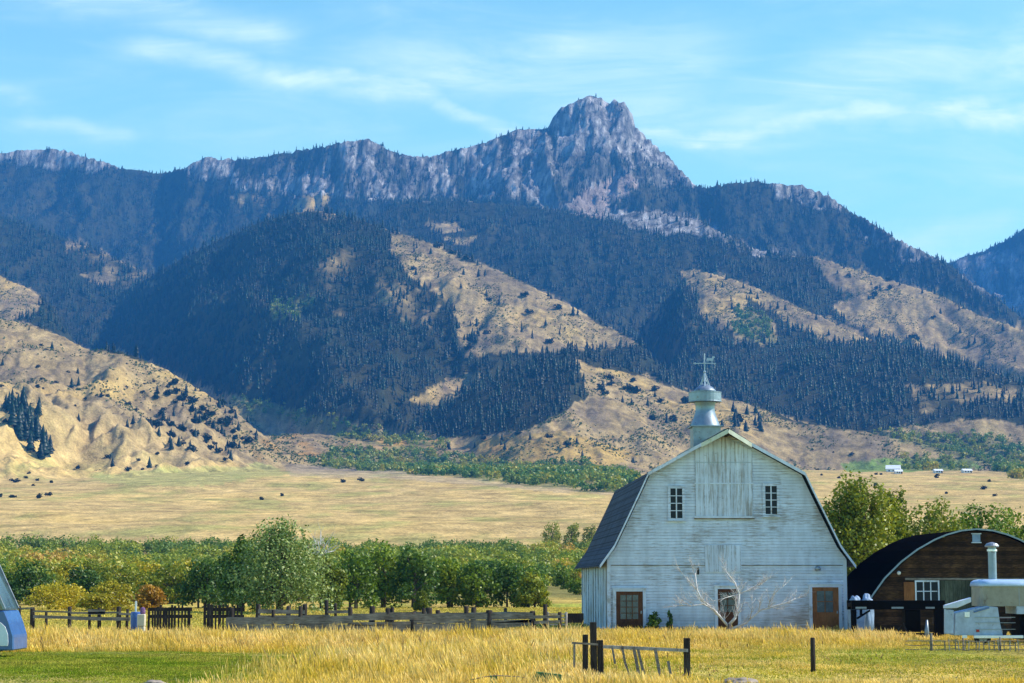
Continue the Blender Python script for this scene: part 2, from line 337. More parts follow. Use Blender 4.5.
vcol(me, 'rockw', np.repeat(np.clip(rock*1.25, 0, 1).reshape(-1, 1), 3, 1))
vcol(me, 'cover', np.clip(col, .01, .9).reshape(-1, 3))
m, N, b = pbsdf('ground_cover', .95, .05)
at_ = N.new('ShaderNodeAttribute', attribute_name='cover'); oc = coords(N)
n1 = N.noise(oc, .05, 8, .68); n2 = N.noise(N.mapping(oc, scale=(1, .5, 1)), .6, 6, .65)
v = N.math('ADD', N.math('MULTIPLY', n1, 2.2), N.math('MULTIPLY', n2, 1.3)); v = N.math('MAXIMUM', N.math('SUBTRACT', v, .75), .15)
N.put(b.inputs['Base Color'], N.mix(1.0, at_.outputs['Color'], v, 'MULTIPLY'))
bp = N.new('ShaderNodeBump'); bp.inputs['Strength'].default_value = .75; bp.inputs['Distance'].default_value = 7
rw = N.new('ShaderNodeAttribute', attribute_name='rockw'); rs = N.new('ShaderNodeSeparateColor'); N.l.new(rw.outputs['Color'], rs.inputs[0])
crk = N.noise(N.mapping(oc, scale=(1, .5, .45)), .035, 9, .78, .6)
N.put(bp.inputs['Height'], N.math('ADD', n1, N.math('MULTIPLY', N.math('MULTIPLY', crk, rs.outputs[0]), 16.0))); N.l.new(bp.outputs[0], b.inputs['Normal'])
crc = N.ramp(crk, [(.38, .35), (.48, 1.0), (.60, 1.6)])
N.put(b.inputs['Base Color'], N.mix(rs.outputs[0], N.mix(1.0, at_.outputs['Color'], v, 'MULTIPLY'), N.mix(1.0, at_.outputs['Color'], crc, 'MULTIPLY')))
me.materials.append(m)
ground = bpy.data.objects.new('ground', me); C.objects.link(ground)
ground['kind'] = 'structure'; ground['label'] = 'lawn, dry meadow, tan foothills and rocky mountains'

def gz(x, y): return float(height(np.array([x]), np.array([y]))[0])

# ------------------------------------------------------------------ haze
bm = bmesh.new(); bmesh.ops.create_cube(bm, size=1)
me = bpy.data.meshes.new('haze'); bm.to_mesh(me); bm.free()
hz = bpy.data.objects.new('haze', me); C.objects.link(hz)
zlo, zhi = float(ZZ.min())-1.5, float(ZZ.max())+60
hz.scale = (8200, 9000, zhi-zlo); hz.location = (0, 4400-60, (zlo+zhi)/2)
hz['kind'] = 'stuff'; hz['label'] = 'thin blue summer haze over the valley and mountains'
m = bpy.data.materials.new('haze'); m.use_nodes = True; N = NT(m.node_tree); N.n.clear()
pv = N.new('ShaderNodeVolumePrincipled'); pv.inputs['Color'].default_value = (.075, .39, 1.0, 1)
pv.inputs['Density'].default_value = 7.0e-5; pv.inputs['Anisotropy'].default_value = 0.0
mo = N.new('ShaderNodeOutputMaterial'); N.l.new(pv.outputs[0], mo.inputs['Volume'])
me.materials.append(m)

# ------------------------------------------------------------------ tagging, mesh helpers
def tag(o, label, cat=None, group=None, kind=None):
    if label: o['label'] = label
    if cat: o['category'] = cat
    if group: o['group'] = group
    if kind: o['kind'] = kind
    return o
def thing(name, label, cat, loc=(0, 0, 0), rotz=0, group=None):
    o = bpy.data.objects.new(name, None); C.objects.link(o); o.location = loc; o.rotation_euler = (0, 0, rotz)
    o.empty_display_size = .3
    return tag(o, label, cat, group)
def link(name, me, parent=None, mat=None):
    o = bpy.data.objects.new(name, me); C.objects.link(o)
    if parent: o.parent = parent
    if mat is not None: me.materials.append(mat)
    return o
class MB:
    def __init__(s): s.v = []; s.f = []
    def add(s, vs, fs):
        k = len(s.v); s.v += [tuple(v) for v in vs]; s.f += [tuple(i+k for i in f) for f in fs]; return s
    def box(s, x0, x1, y0, y1, z0, z1):
        return s.add([(x0,y0,z0),(x1,y0,z0),(x1,y1,z0),(x0,y1,z0),(x0,y0,z1),(x1,y0,z1),(x1,y1,z1),(x0,y1,z1)],
                     [(0,3,2,1),(4,5,6,7),(0,1,5,4),(1,2,6,5),(2,3,7,6),(3,0,4,7)])
    def beam(s, a, b, w, h, roll=0):
        a = Vector(a); b = Vector(b); d = (b-a).normalized()
        up = Vector((0, 0, 1)) if abs(d.z) < .95 else Vector((0, 1, 0))
        sx = d.cross(up).normalized(); sz = sx.cross(d)
        if roll: q = Matrix.Rotation(roll, 3, d); sx = q@sx; sz = q@sz
        vs = []
        for p in (a, b):
            for i, j in ((-1,-1),(1,-1),(1,1),(-1,1)): vs.append(p+sx*(i*w/2)+sz*(j*h/2))
        return s.add(vs, [(0,3,2,1),(4,5,6,7),(0,1,5,4),(1,2,6,5),(2,3,7,6),(3,0,4,7)])
    def tube(s, pts, rad, n=8, cap=True):
        pts = [Vector(p) for p in pts]; rad = rad if hasattr(rad, '__len__') else [rad]*len(pts)
        vs = []; fs = []; ref = None
        for i, p in enumerate(pts):
            d = (pts[min(i+1, len(pts)-1)]-pts[max(i-1, 0)]).normalized()
            if ref is None or abs(ref.dot(d)) > .95: ref = Vector((1, 0, 0)) if abs(d.x) < .8 else Vector((0, 1, 0))
            a = d.cross(ref).normalized(); c = d.cross(a); ref = a.cross(d)
            for k in range(n):
                q = 2*math.pi*k/n; vs.append(p+(a*math.cos(q)+c*math.sin(q))*rad[i])
        for i in range(len(pts)-1):
            for k in range(n):
                fs.append((i*n+k, i*n+(k+1) % n, (i+1)*n+(k+1) % n, (i+1)*n+k))
        if cap: fs.append(tuple(range(n-1, -1, -1))); fs.append(tuple((len(pts)-1)*n+k for k in range(n)))
        return s.add(vs, fs)
    def lathe(s, prof, c=(0, 0, 0), n=24):
        return s.tube([(c[0], c[1], c[2]+z) for r, z in prof], [max(r, .001) for r, z in prof], n)
    def prism(s, poly, y0, y1):          # polygon in x,z extruded along y
        n = len(poly); vs = [(x, y0, z) for x, z in poly]+[(x, y1, z) for x, z in poly]
        fs = [tuple(range(n)), tuple(range(2*n-1, n-1, -1))]+[(i, (i+n), (i+1) % n+n, (i+1) % n) for i in range(n)]
        return s.add(vs, fs)
    def build(s, name, mat, parent=None, smooth=False, bevel=0, label=None):
        me = bpy.data.meshes.new(name); me.from_pydata([tuple(v) for v in s.v], [], s.f)
        bm = bmesh.new(); bm.from_mesh(me)
        if bevel: bmesh.ops.bevel(bm, geom=[e for e in bm.edges], offset=bevel, segments=1, affect='EDGES', clamp_overlap=True)
        bmesh.ops.recalc_face_normals(bm, faces=bm.faces); bm.to_mesh(me); bm.free()
        if smooth: me.polygons.foreach_set('use_smooth', [True]*len(me.polygons))
        o = link(name, me, parent, mat)
        if smooth and smooth != 'all':
            try: me.shade_auto_smooth
            except AttributeError: pass
        if label: o['label'] = label
        return o

# ------------------------------------------------------------------ materials
def mat_foliage(name, cols, transl=.25):
    m = bpy.data.materials.new(name); m.use_nodes = True; N = NT(m.node_tree); N.n.clear()
    a = N.new('ShaderNodeAttribute', attribute_name='tint'); s = N.new('ShaderNodeSeparateColor'); N.l.new(a.outputs['Color'], s.inputs[0])
    oi = N.new('ShaderNodeObjectInfo')
    f = N.math('ADD', s.outputs[0], N.math('MULTIPLY', N.math('SUBTRACT', oi.outputs['Random'], .5), .35), clamp=True)
    c = N.ramp(f, [(i/(len(cols)-1), q) for i, q in enumerate(cols)])
    d = N.new('ShaderNodeBsdfDiffuse'); t = N.new('ShaderNodeBsdfTranslucent'); g = N.new('ShaderNodeBsdfGlossy'); g.inputs['Roughness'].default_value = .45
    N.put(d.inputs[0], c); N.put(t.inputs[0], N.mix(1.0, c, (1.15, 1.1, .6), 'MULTIPLY')); 
    mx = N.new('ShaderNodeMixShader'); mx.inputs[0].default_value = transl; N.l.new(d.outputs[0], mx.inputs[1]); N.l.new(t.outputs[0], mx.inputs[2])
    m2 = N.new('ShaderNodeMixShader'); m2.inputs[0].default_value = .03; N.l.new(mx.outputs[0], m2.inputs[1]); N.l.new(g.outputs[0], m2.inputs[2])
    o = N.new('ShaderNodeOutputMaterial'); N.l.new(m2.outputs[0], o.inputs[0]); return m
M = {}
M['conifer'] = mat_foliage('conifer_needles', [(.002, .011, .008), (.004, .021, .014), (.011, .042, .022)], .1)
M['green'] = mat_foliage('green_leaves', [(.035, .08, .008), (.13, .21, .014), (.34, .40, .03)])
M['dark'] = mat_foliage('dark_green_leaves', [(.022, .055, .010), (.055, .12, .016), (.16, .24, .03)])
M['olive'] = mat_foliage('olive_leaves', [(.07, .10, .010), (.20, .24, .018), (.42, .38, .03)])
M['yellow'] = mat_foliage('yellowing_leaves', [(.17, .15, .010), (.42, .36, .02), (.66, .50, .03)])
M['orange'] = mat_foliage('orange_autumn_leaves', [(.16, .11, .010), (.45, .22, .02), (.62, .42, .04)])
M['silver'] = mat_foliage('silvery_leaves', [(.030, .065, .012), (.13, .20, .03), (.50, .56, .22)], .2)
M['mixed'] = mat_foliage('mixed_thicket_leaves', [(.04, .11, .03), (.14, .21, .03), (.28, .32, .03), (.42, .38, .04), (.50, .30, .06)])
M['creek'] = mat_foliage('creekside_leaves', [(.03, .11, .03), (.07, .17, .03), (.20, .27, .04), (.46, .38, .04), (.36, .20, .08)])
M['grass'] = None
def mat_attr(name, attr, transl=.35):
    m = bpy.data.materials.new(name); m.use_nodes = True; N = NT(m.node_tree); N.n.clear()
    a = N.new('ShaderNodeAttribute', attribute_name=attr)
    d = N.new('ShaderNodeBsdfDiffuse'); t = N.new('ShaderNodeBsdfTranslucent'); N.l.new(a.outputs['Color'], d.inputs[0]); N.l.new(a.outputs['Color'], t.inputs[0])
    mx = N.new('ShaderNodeMixShader'); mx.inputs[0].default_value = transl; N.l.new(d.outputs[0], mx.inputs[1]); N.l.new(t.outputs[0], mx.inputs[2])
    o = N.new('ShaderNodeOutputMaterial'); N.l.new(mx.outputs[0], o.inputs[0]); return m
M['grass'] = mat_attr('grass_blades', 'hue')
def mat_wood(name, a, b_, c, scale=(1, 1, 12), rough=.85, board=None, axis=2, knots=True):
    """weathered wood; scale stretches the grain; board = board width in metres along axis"""
    m, N, b = pbsdf(name, rough, .15); oc = coords(N)
    g = N.noise(N.mapping(oc, scale=scale), 3, 8, .7)
    l = N.noise(oc, 1.3, 5, .6)
    cc = N.ramp(N.math('ADD', N.math('MULTIPLY', g, .6), N.math('MULTIPLY', l, .45)), [(.38, a), (.52, b_), (.68, c)])
    h = g
    if board:
        s = N.new('ShaderNodeSeparateXYZ'); N.l.new(oc, s.inputs[0])
        q = N.math('DIVIDE', s.outputs[axis], board); fr = N.math('FRACT', q); fl = N.math('FLOOR', q)
        wn = N.new('ShaderNodeTexWhiteNoise', noise_dimensions='1D'); N.put(wn.inputs['W'], fl)
        cc = N.mix(1.0, cc, N.math('MULTIPLY_ADD', wn.outputs['Value'], .7, .6), 'MULTIPLY')
        gap = N.math('LESS_THAN', fr, .07)
        cc = N.mix(N.math('MULTIPLY', gap, .8), cc, (.01, .008, .006))
        h = N.math('SUBTRACT', N.math('MULTIPLY', g, .3), gap)
    N.put(b.inputs['Base Color'], cc)
    bp = N.new('ShaderNodeBump'); bp.inputs['Strength'].default_value = .6; bp.inputs['Distance'].default_value = .02
    N.put(bp.inputs['Height'], h); N.l.new(bp.outputs[0], b.inputs['Normal']); return m
def mat_paint(name, base, wear=(.30, .27, .24), amount=.5, board=None, axis=2, rough=.6, grain=(.5, .5, 14)):
    m, N, b = pbsdf(name, rough, .3); oc = coords(N)
    n = N.noise(N.mapping(oc, scale=grain), 1.1, 9, .72); big = N.noise(oc, .45, 4, .6)
    w = N.ramp(N.math('ADD', N.math('MULTIPLY', n, .62), N.math('MULTIPLY', big, .42)), [(.60-.14*amount, 0), (.68-.12*amount, 1)])
    sm = N.noise(N.mapping(oc, scale=(1.6, 1.6, .5)), 1.2, 5, .6)
    c = N.mix(1.0, base, N.ramp(sm, [(.3, .74), (.65, 1.0)]), 'MULTIPLY')
    c = N.mix(N.math('MULTIPLY', w, .85), c, wear)
    h = N.math('MULTIPLY', w, -.25)
    if board:
        s = N.new('ShaderNodeSeparateXYZ'); N.l.new(oc, s.inputs[0])
        q = N.math('DIVIDE', s.outputs[axis], board); fr = N.math('FRACT', q); fl = N.math('FLOOR', q)
        wn = N.new('ShaderNodeTexWhiteNoise', noise_dimensions='1D'); N.put(wn.inputs['W'], fl)
        c = N.mix(1.0, c, N.math('MULTIPLY_ADD', wn.outputs['Value'], .14, .87), 'MULTIPLY')
        gap = N.math('LESS_THAN', fr, .10)
        gn = N.ramp(N.noise(N.mapping(oc, scale=(.6, .6, 5)), 1.5, 4, .6), [(.35, .15), (.65, .8)])
        c = N.mix(N.math('MULTIPLY', gap, gn), c, (.12, .115, .12))
        h = N.math('SUBTRACT', N.math('ADD', h, N.math('MULTIPLY', fr, -.4)), gap)
    sz_ = N.new('ShaderNodeSeparateXYZ'); N.l.new(oc, sz_.inputs[0])
    spl = N.math('SUBTRACT', N.math('ADD', .75, N.math('MULTIPLY', N.noise(N.mapping(oc, scale=(2, 2, .4)), 2.2, 5, .65), 1.3)), sz_.outputs[2])
    if board and axis == 2: c = N.mix(N.math('MULTIPLY', N.math('MULTIPLY', spl, .5, clamp=True), .6), c, (.22, .20, .16))
    pe = N.ramp(N.noise(N.mapping(oc, scale=(1, 1, 3.2)), 3.4, 6, .75), [(.63, 0), (.66, 1)])
    if board: c = N.mix(N.math('MULTIPLY', pe, .75), c, (.17, .16, .16))
    N.put(b.inputs['Base Color'], c)
    bp = N.new('ShaderNodeBump'); bp.inputs['Strength'].default_value = .7; bp.inputs['Distance'].default_value = .02
    N.put(bp.inputs['Height'], h); N.l.new(bp.outputs[0], b.inputs['Normal']); return m
def mat_plain(name, c, rough=.6, metal=0, spec=.4, var=.35, scale=3, rust=0):
    m, N, b = pbsdf(name, rough, spec); oc = coords(N)
    n = N.noise(oc, scale, 6, .65)
    cc = N.mix(1.0, (*c, 1), N.ramp(n, [(.3, 1-var), (.7, 1+0*var)]), 'MULTIPLY')
    if rust:
        cc = N.mix(N.ramp(N.noise(oc, scale*1.7, 7, .7), [(.62-.15*rust, 0), (.70, .8)]), cc, (.14, .06, .03))
    N.put(b.inputs['Base Color'], cc); b.inputs['Metallic'].default_value = metal
    N.put(b.inputs['Roughness'], N.math('MULTIPLY_ADD', n, .25, rough-.12)); return m
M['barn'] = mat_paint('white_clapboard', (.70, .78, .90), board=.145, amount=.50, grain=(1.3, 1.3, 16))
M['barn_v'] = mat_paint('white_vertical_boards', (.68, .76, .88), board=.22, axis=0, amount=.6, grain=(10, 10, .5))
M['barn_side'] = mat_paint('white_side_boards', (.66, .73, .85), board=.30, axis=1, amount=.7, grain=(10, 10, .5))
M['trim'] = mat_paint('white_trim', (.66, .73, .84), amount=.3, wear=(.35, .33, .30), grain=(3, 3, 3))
M['mosstrim'] = mat_paint('lichen_stained_trim', (.60, .64, .52), amount=.3, wear=(.30, .34, .16), grain=(3, 3, 3))
def mat_shingle(name, c1, c2, s=(4.5, 4.5, 5)):
    m, N, b = pbsdf(name, .85, .2); oc = coords(N)
    br = N.new('ShaderNodeTexBrick'); N.put(br.inputs['Vector'], N.mapping(oc, rot=(R(90), 0, R(90))))
    br.inputs['Color1'].default_value = (*c1, 1); br.inputs['Color2'].default_value = (*c2, 1); br.inputs['Mortar'].default_value = (.01, .012, .015, 1)
    br.inputs['Scale'].default_value = 1; br.inputs['Brick Width'].default_value = .35; br.inputs['Row Height'].default_value = .19; br.inputs['Mortar Size'].default_value = .012
    n = N.noise(oc, .8, 6, .65)
    N.put(b.inputs['Base Color'], N.mix(1.0, br.outputs[0], N.ramp(n, [(.3, .6), (.7, 1.3)]), 'MULTIPLY')); return m
M['roof'] = mat_shingle('grey_shingles', (.045, .056, .080), (.060, .074, .10))
M['tar'] = mat_plain('black_roofing_felt', (.006, .006, .007), 1.0, var=.4, spec=0)
M['glass'] = mat_plain('dark_window_glass', (.012, .016, .025), .35, spec=.2, var=.2)
M['glassg'] = mat_plain('dusty_door_glass', (.12, .15, .16), .25, spec=.5, var=.6, scale=2)
M['galv'] = mat_plain('galvanised_metal', (.28, .35, .42), .45, metal=.5, var=.35, scale=2.5, rust=.12)
M['galvd'] = mat_plain('dull_galvanised_metal', (.36, .40, .43), .5, metal=.5, var=.4, scale=2.5, rust=.3)
M['door_o'] = mat_wood('orange_brown_door_wood', (.16, .060, .022), (.26, .105, .038), (.36, .16, .06), scale=(8, 8, 1))
M['door_d'] = mat_wood('dark_brown_door_wood', (.055, .022, .012), (.10, .042, .02), (.16, .07, .03), scale=(8, 8, 1))
M['dark'+'void'] = mat_plain('dark_interior', (.012, .011, .010), .95, var=.3)
M['planks'] = mat_wood('weathered_brown_planks', (.014, .008, .004), (.042, .021, .010), (.14, .070, .028), scale=(1.2, 6, 9), board=.21)
M['greyplank'] = mat_wood('silver_grey_fence_wood', (.07, .058, .048), (.20, .17, .14), (.36, .31, .26), scale=(1, 1, 9))
M['post'] = mat_wood('old_dark_post_wood', (.012, .010, .009), (.035, .028, .024), (.085, .070, .060), scale=(9, 9, 1))
M['palepost'] = mat_wood('pale_split_wood', (.14, .12, .10), (.34, .30, .26), (.55, .50, .44), scale=(6, 6, 2))
M['bark'] = mat_wood('rough_bark', (.04, .032, .026), (.10, .08, .065), (.17, .14, .11), scale=(5, 5, 1))
M['deadwood'] = mat_wood('bleached_dead_wood', (.32, .29, .27), (.55, .52, .50), (.74, .72, .70), scale=(5, 5, 1))
M['black'] = mat_plain('black_painted_steel', (.005, .005, .006), .8, var=.4, spec=.08)
M['truckwhite'] = mat_plain('faded_white_paint', (.46, .56, .68), .4, var=.4, rust=.25)
M['camper'] = mat_plain('cream_grey_camper_panel', (.34, .32, .25), .5, var=.35, rust=.15)
M['camperroof'] = mat_plain('pale_blue_camper_roof', (.42, .58, .80), .35, var=.2)
M['chrome'] = mat_plain('bright_white_bumper', (.85, .87, .88), .25, metal=.2, var=.1)
M['rubber'] = mat_plain('tyre_rubber', (.02, .02, .02), .8)
M['bluepaint'] = mat_plain('blue_car_paint', (.045, .13, .34), .2, spec=.6, var=.25)
M['whitepaint'] = mat_plain('white_car_paint', (.74, .77, .80), .25, spec=.5, var=.15)
M['carglass'] = mat_plain('tinted_car_glass', (.06, .10, .10), .08, spec=.8, var=.4)
M['red'] = mat_plain('red_lens', (.45, .015, .02), .2)
M['greenpaint'] = mat_plain('chipped_green_paint', (.05, .20, .06), .5, var=.5, rust=.4)
M['blueplastic'] = mat_plain('blue_plastic', (.05, .14, .45), .4)
M['cream'] = mat_plain('cream_plastic', (.70, .62, .45), .5)
M['purple'] = mat_plain('faded_purple_cloth', (.20, .10, .24), .8)
M['tarp'] = mat_plain('pale_blue_tarpaulin', (.26, .38, .56), .6, var=.4)
M['stone'] = mat_plain('pale_fieldstone', (.42, .34, .27), .9, var=.5, scale=5)
M['housewhite'] = mat_plain('white_house_paint', (.80, .80, .80), .6, var=.1)
M['houseroof'] = mat_plain('white_metal_roof', (.85, .86, .88), .35, var=.1)
M['wire'] = mat_plain('rusty_wire', (.25, .20, .16), .6, metal=.4)

# ================================================================== vegetation on the hills
def conifer_batch(pts, hts, seed, name, label, tiers=3, cat=None):
    """one mesh of many small conifers (far woods that read as a mass)"""
    r = np.random.default_rng(seed); n = len(pts); k = 5
    wid = hts*r.uniform(.17, .27, n)
    ang = r.uniform(0, 6.28, n)
    cos_, tris, tint = [], [], []
    lev = [(.04, .52, 1.0), (.34, .80, .72), (.62, 1.0, .45)]
    base = 0; tn = np.clip(.45+.9*fbm(pts[:, 0]/70, pts[:, 1]/70, 3, seed)+r.uniform(-.3, .3, n), 0, 1)
    for (z0, z1, w) in lev:
        ring = np.zeros((n, k+1, 3))
        for j in range(k):
            a = ang+j*2*math.pi/k+w; rr = wid*w*r.uniform(.7, 1.2, n)
            ring[:, j] = np.stack([pts[:, 0]+rr*np.cos(a), pts[:, 1]+rr*np.sin(a), pts[:, 2]+hts*(z0+r.uniform(-.03, .05, n))], -1)
        ring[:, k] = np.stack([pts[:, 0]+wid*.1*r.normal(size=n), pts[:, 1], pts[:, 2]+hts*z1], -1)
        cos_.append(ring.reshape(-1, 3))
        ids = base+np.arange(n)[:, None]*(k+1)
        tris.append(np.stack([np.stack([ids[:, 0]+j, ids[:, 0]+(j+1) % k, ids[:, 0]+k], -1) for j in range(k)], 1).reshape(-1, 3))
        tt = np.repeat(tn[:, None], k+1, 1); tt[:, k] += .15; tint.append(tt.ravel()); base += n*(k+1)
    me = mesh_from(name, np.concatenate(cos_), tris=np.concatenate(tris))
    t = np.clip(np.concatenate(tint), 0, 1); vcol(me, 'tint', np.stack([t, t, t], -1))
    o = link(name, me, None, M['conifer']); return tag(o, label, None, None, 'stuff')

# sample the ground by area wherever it can be seen
dens_w = ((YY+110)**2)*np.gradient(np.log(np.maximum(YY, 1)+110), axis=0)
def sample(n, mask, seed):
    r = np.random.default_rng(seed); w = (dens_w*mask).ravel(); s = w.sum()
    if s <= 0: return np.zeros((0, 3))
    i = r.choice(w.size, int(n), p=w/s); a = i//NC; b_ = i % NC
    a = np.minimum(a, NR-2); fa = r.random(len(i)); Yq = rows[a]*(1-fa)+rows[a+1]*fa
    Xq = (scol[b_]+r.uniform(-.5, .5, len(i))*(scol[1]-scol[0]))*(Yq+110)
    z00 = ZZ[a, b_]*(1-fa)+ZZ[a+1, b_]*fa
    return np.stack([Xq, Yq, z00], -1)
woodp = np.clip(wood*1.05, 0, 1)*np.clip(.95+1.2*fbm(XX/50, YY/75, 4, 395, .6), .12, 1)*np.where(rock > .3, .14, 1)*VIS*(YY > 2050)
def woodland(mask, spacing, hmin, hmax, seed, name, label):
    spacing *= .92; hmin *= .82; hmax *= .82
    area = (dens_w*mask).sum()*(scol[1]-scol[0])
    n = area/spacing**2
    p = sample(n, mask, seed); r = np.random.default_rng(seed+1)
    h = (hmin*.7+(hmax*1.1-hmin*.7)*r.random(len(p))**1.4)*(1+.45*fbm(p[:, 0]/90, p[:, 1]/90, 3, seed))
    p[:, 2] -= .4
    print(name, label[:30], len(p)); return conifer_batch(p, h, seed+2, name, label)
zc_ = lambda a, b_: woodp*((YY >= a) & (YY < b_))
left = px < 330
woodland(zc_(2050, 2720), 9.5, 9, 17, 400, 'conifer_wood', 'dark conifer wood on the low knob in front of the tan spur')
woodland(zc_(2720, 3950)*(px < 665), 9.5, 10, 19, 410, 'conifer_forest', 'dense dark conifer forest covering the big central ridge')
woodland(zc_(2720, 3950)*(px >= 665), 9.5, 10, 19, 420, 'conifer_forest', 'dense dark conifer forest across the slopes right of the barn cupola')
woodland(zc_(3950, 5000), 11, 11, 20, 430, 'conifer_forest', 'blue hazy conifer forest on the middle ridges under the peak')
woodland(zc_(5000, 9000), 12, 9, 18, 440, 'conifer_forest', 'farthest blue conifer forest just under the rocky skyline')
# deciduous creek woods
def leaf_cloud(pts, rad, hts, per, leaf, seed, cl=.5, tint0=None, tvar=.5):
    """leaf-sized quads spread through many bush volumes -> coords, quads, tint"""
    r = np.random.default_rng(seed); n = len(pts)
    base = np.repeat(pts, per, 0); R_ = np.repeat(rad, per); H_ = np.repeat(hts, per)
    d = r.normal(size=(n*per, 3)); d /= np.linalg.norm(d, axis=1)[:, None]
    q = r.random(n*per)**.45
    lump = 1+.28*np.sin(d[:, 0]*5+np.repeat(r.uniform(0, 6, n), per))*np.cos(d[:, 1]*4+d[:, 2]*5)
    c = base+np.stack([d[:, 0]*R_*q*lump, d[:, 1]*R_*q*lump, H_*.5+d[:, 2]*H_*.5*q*lump], -1)
    sz = leaf*r.uniform(.6, 1.4, n*per)*(np.repeat(hts, per)/np.mean(hts))**.3
    nrm = d*.6+r.normal(size=(n*per, 3))*.7+np.array([0, 0, .35]); nrm /= np.linalg.norm(nrm, axis=1)[:, None]
    a = np.cross(nrm, r.normal(size=(n*per, 3))); a /= np.linalg.norm(a, axis=1)[:, None]; b_ = np.cross(nrm, a)
    a *= sz[:, None]; b_ *= sz[:, None]*.7
    co = np.stack([c-a, c-b_, c+a, c+b_], 1).reshape(-1, 3)
    quads = np.arange(len(c)*4).reshape(-1, 4)
    t0 = np.repeat(r.uniform(0, 1, n) if tint0 is None else tint0, per)
    t = np.clip(t0*(1-tvar)+r.uniform(0, 1, n*per)*tvar, 0, 1)
    return co, quads, np.repeat(t, 4)
def leaf_object(name, co, quads, tint, mat, parent=None):
    me = mesh_from(name, co, quads=quads); vcol(me, 'tint', np.stack([tint]*3, -1)); return link(name, me, parent, mat)
gm = green*VIS*(YY > 1150)
for k, (mk, lab, ms) in enumerate([(gm*(px < 660)*(YY < 3000), 'green and yellow creekside trees along the far edge of the bench', .0),
                               (gm*(px >= 850), 'green creekside trees winding down the far right fields', .0),
                               (gm*(YY >= 3000), 'pale green aspen patches among the dark conifers', .0)]):
    area = (dens_w*mk).sum()*(scol[1]-scol[0]); n = min(int(area/(105 if k == 0 else 70)), 5200)
    p = sample(n, mk, 460+k); r = np.random.default_rng(461+k)
    h = r.uniform(4, 9, len(p)); tt = np.clip(.45+.9*fbm(p[:, 0]/60, p[:, 1]/60, 3, 470), 0, 1)
    co, q, t = leaf_cloud(p, h*.5, h, 46, 1.1, 480+k, tint0=tt, tvar=.3)
    tag(leaf_object('creekside_trees', co, q, t, M['creek']), lab, None, None, 'stuff')
    print('creek', len(p))
# low sage and shrubs peppering the tan slopes
shr = (wood < .1)*(YY > 1950)*VIS*np.clip(.15+2*fbm(XX/70, YY/90, 4, 490), 0, 1)
p = sample(30000, shr, 491); r = np.random.default_rng(492)
hs = .5+2.2*r.random(len(p))**2.2; tt = r.uniform(0, .5, len(p))
co, q, t = leaf_cloud(p, hs*.8, hs, 8, .7, 493, tint0=tt)
tag(leaf_object('sagebrush', co, q, t, M['dark']), 'tiny dark sagebrush clumps peppering the tan hillsides', None, None, 'stuff')

# countable conifers and juniper bushes standing alone on the open slopes
def conifer_mesh(seed):
    r = np.random.default_rng(seed); vs = []; fs = []; tn = []
    nt = 6
    for i in range(nt):
        z0 = .05+.78*i/nt; z1 = min(1.0, z0+.34); w = .25*(1-i/nt)**.8+.03; k = 8; b0 = len(vs)
        for j in range(k):
            a = 2*math.pi*(j+.5*(i % 2))/k; rr = w*r.uniform(.65, 1.15); vs.append((rr*math.cos(a), rr*math.sin(a), z0-r.uniform(0, .05))); tn.append(r.uniform(0, .7))
        vs.append((0, 0, z1)); tn.append(.8)
        for j in range(k): fs.append((b0+j, b0+(j+1) % k, b0+k))
    me = mesh_from('conifer', vs, tris=fs); vcol(me, 'tint', np.stack([tn]*3, -1)); me.materials.append(M['conifer']); return me
def juniper_mesh(seed):
    p0 = np.zeros((3, 3)); r = np.random.default_rng(seed); p0[:, 0] = r.uniform(-.3, .3, 3); p0[:, 1] = r.uniform(-.3, .3, 3)
    co, q, t = leaf_cloud(p0, np.array([.42, .35, .3]), np.array([1., .8, .7]), 42, .16, seed)
    me = mesh_from('juniper_bush', co, quads=q); vcol(me, 'tint', np.stack([t*.6]*3, -1)); me.materials.append(M['conifer']); return me
CM = [conifer_mesh(s) for s in range(5)]; JM = [juniper_mesh(50+s) for s in range(4)]
def hit(pxq, pyq):
    """where the sight line through a picture point meets the ground"""
    t, e = te(pxq, pyq); Yq = rows[rows > 900]
    Yf = np.concatenate([np.linspace(a, b_, 3, endpoint=False) for a, b_ in zip(Yq[:-1], Yq[1:])])
    z = height(t*Yf, Yf); k = np.argmax((z-EYE)/Yf >= e)
    if k == 0: return None
    return np.array([t*Yf[k], Yf[k], z[k]])
def scatter(poly, n, seed, kinds, hr, label, cat, group, clump=0):
    r = np.random.default_rng(seed); xs = [q[0] for q in poly]; ys = [q[1] for q in poly]; k = 0; tries = 0; pts = []
    mk = VIS*inpoly(px, py, poly)*(YY > 1100)
    # thin out by area on screen rather than on the map so the far slopes are not crowded
    if clump: mk = mk*np.clip(clump*2*fbm(XX/70, YY/70, 3, seed), .02, 1)
    w = (mk/np.maximum(YY, 1)**2)*1e6
    for q in sample(n, w, seed+1):
        me = (CM if kinds == 'c' else JM if kinds == 'j' else (CM+JM))
        me = me[r.integers(len(me))]; conif = me in CM
        o = bpy.data.objects.new('conifer' if conif else 'juniper_bush', me); C.objects.link(o)
        h = r.uniform(*hr)*(1 if conif else .75); o.location = (q[0], q[1], q[2]-.3); o.scale = (h*(1.0 if conif else 1.2),)*2+(h,)
        o.rotation_euler.z = r.uniform(0, 6.28)
        tag(o, label[0] if conif else label[1], 'conifer' if conif else 'bush', group[0] if conif else group[1])
LH = [(0,335),(60,345),(120,362),(160,377),(205,402),(240,426),(270,448),(250,462),(170,466),(100,478),(70,466),(40,450),(0,440)]
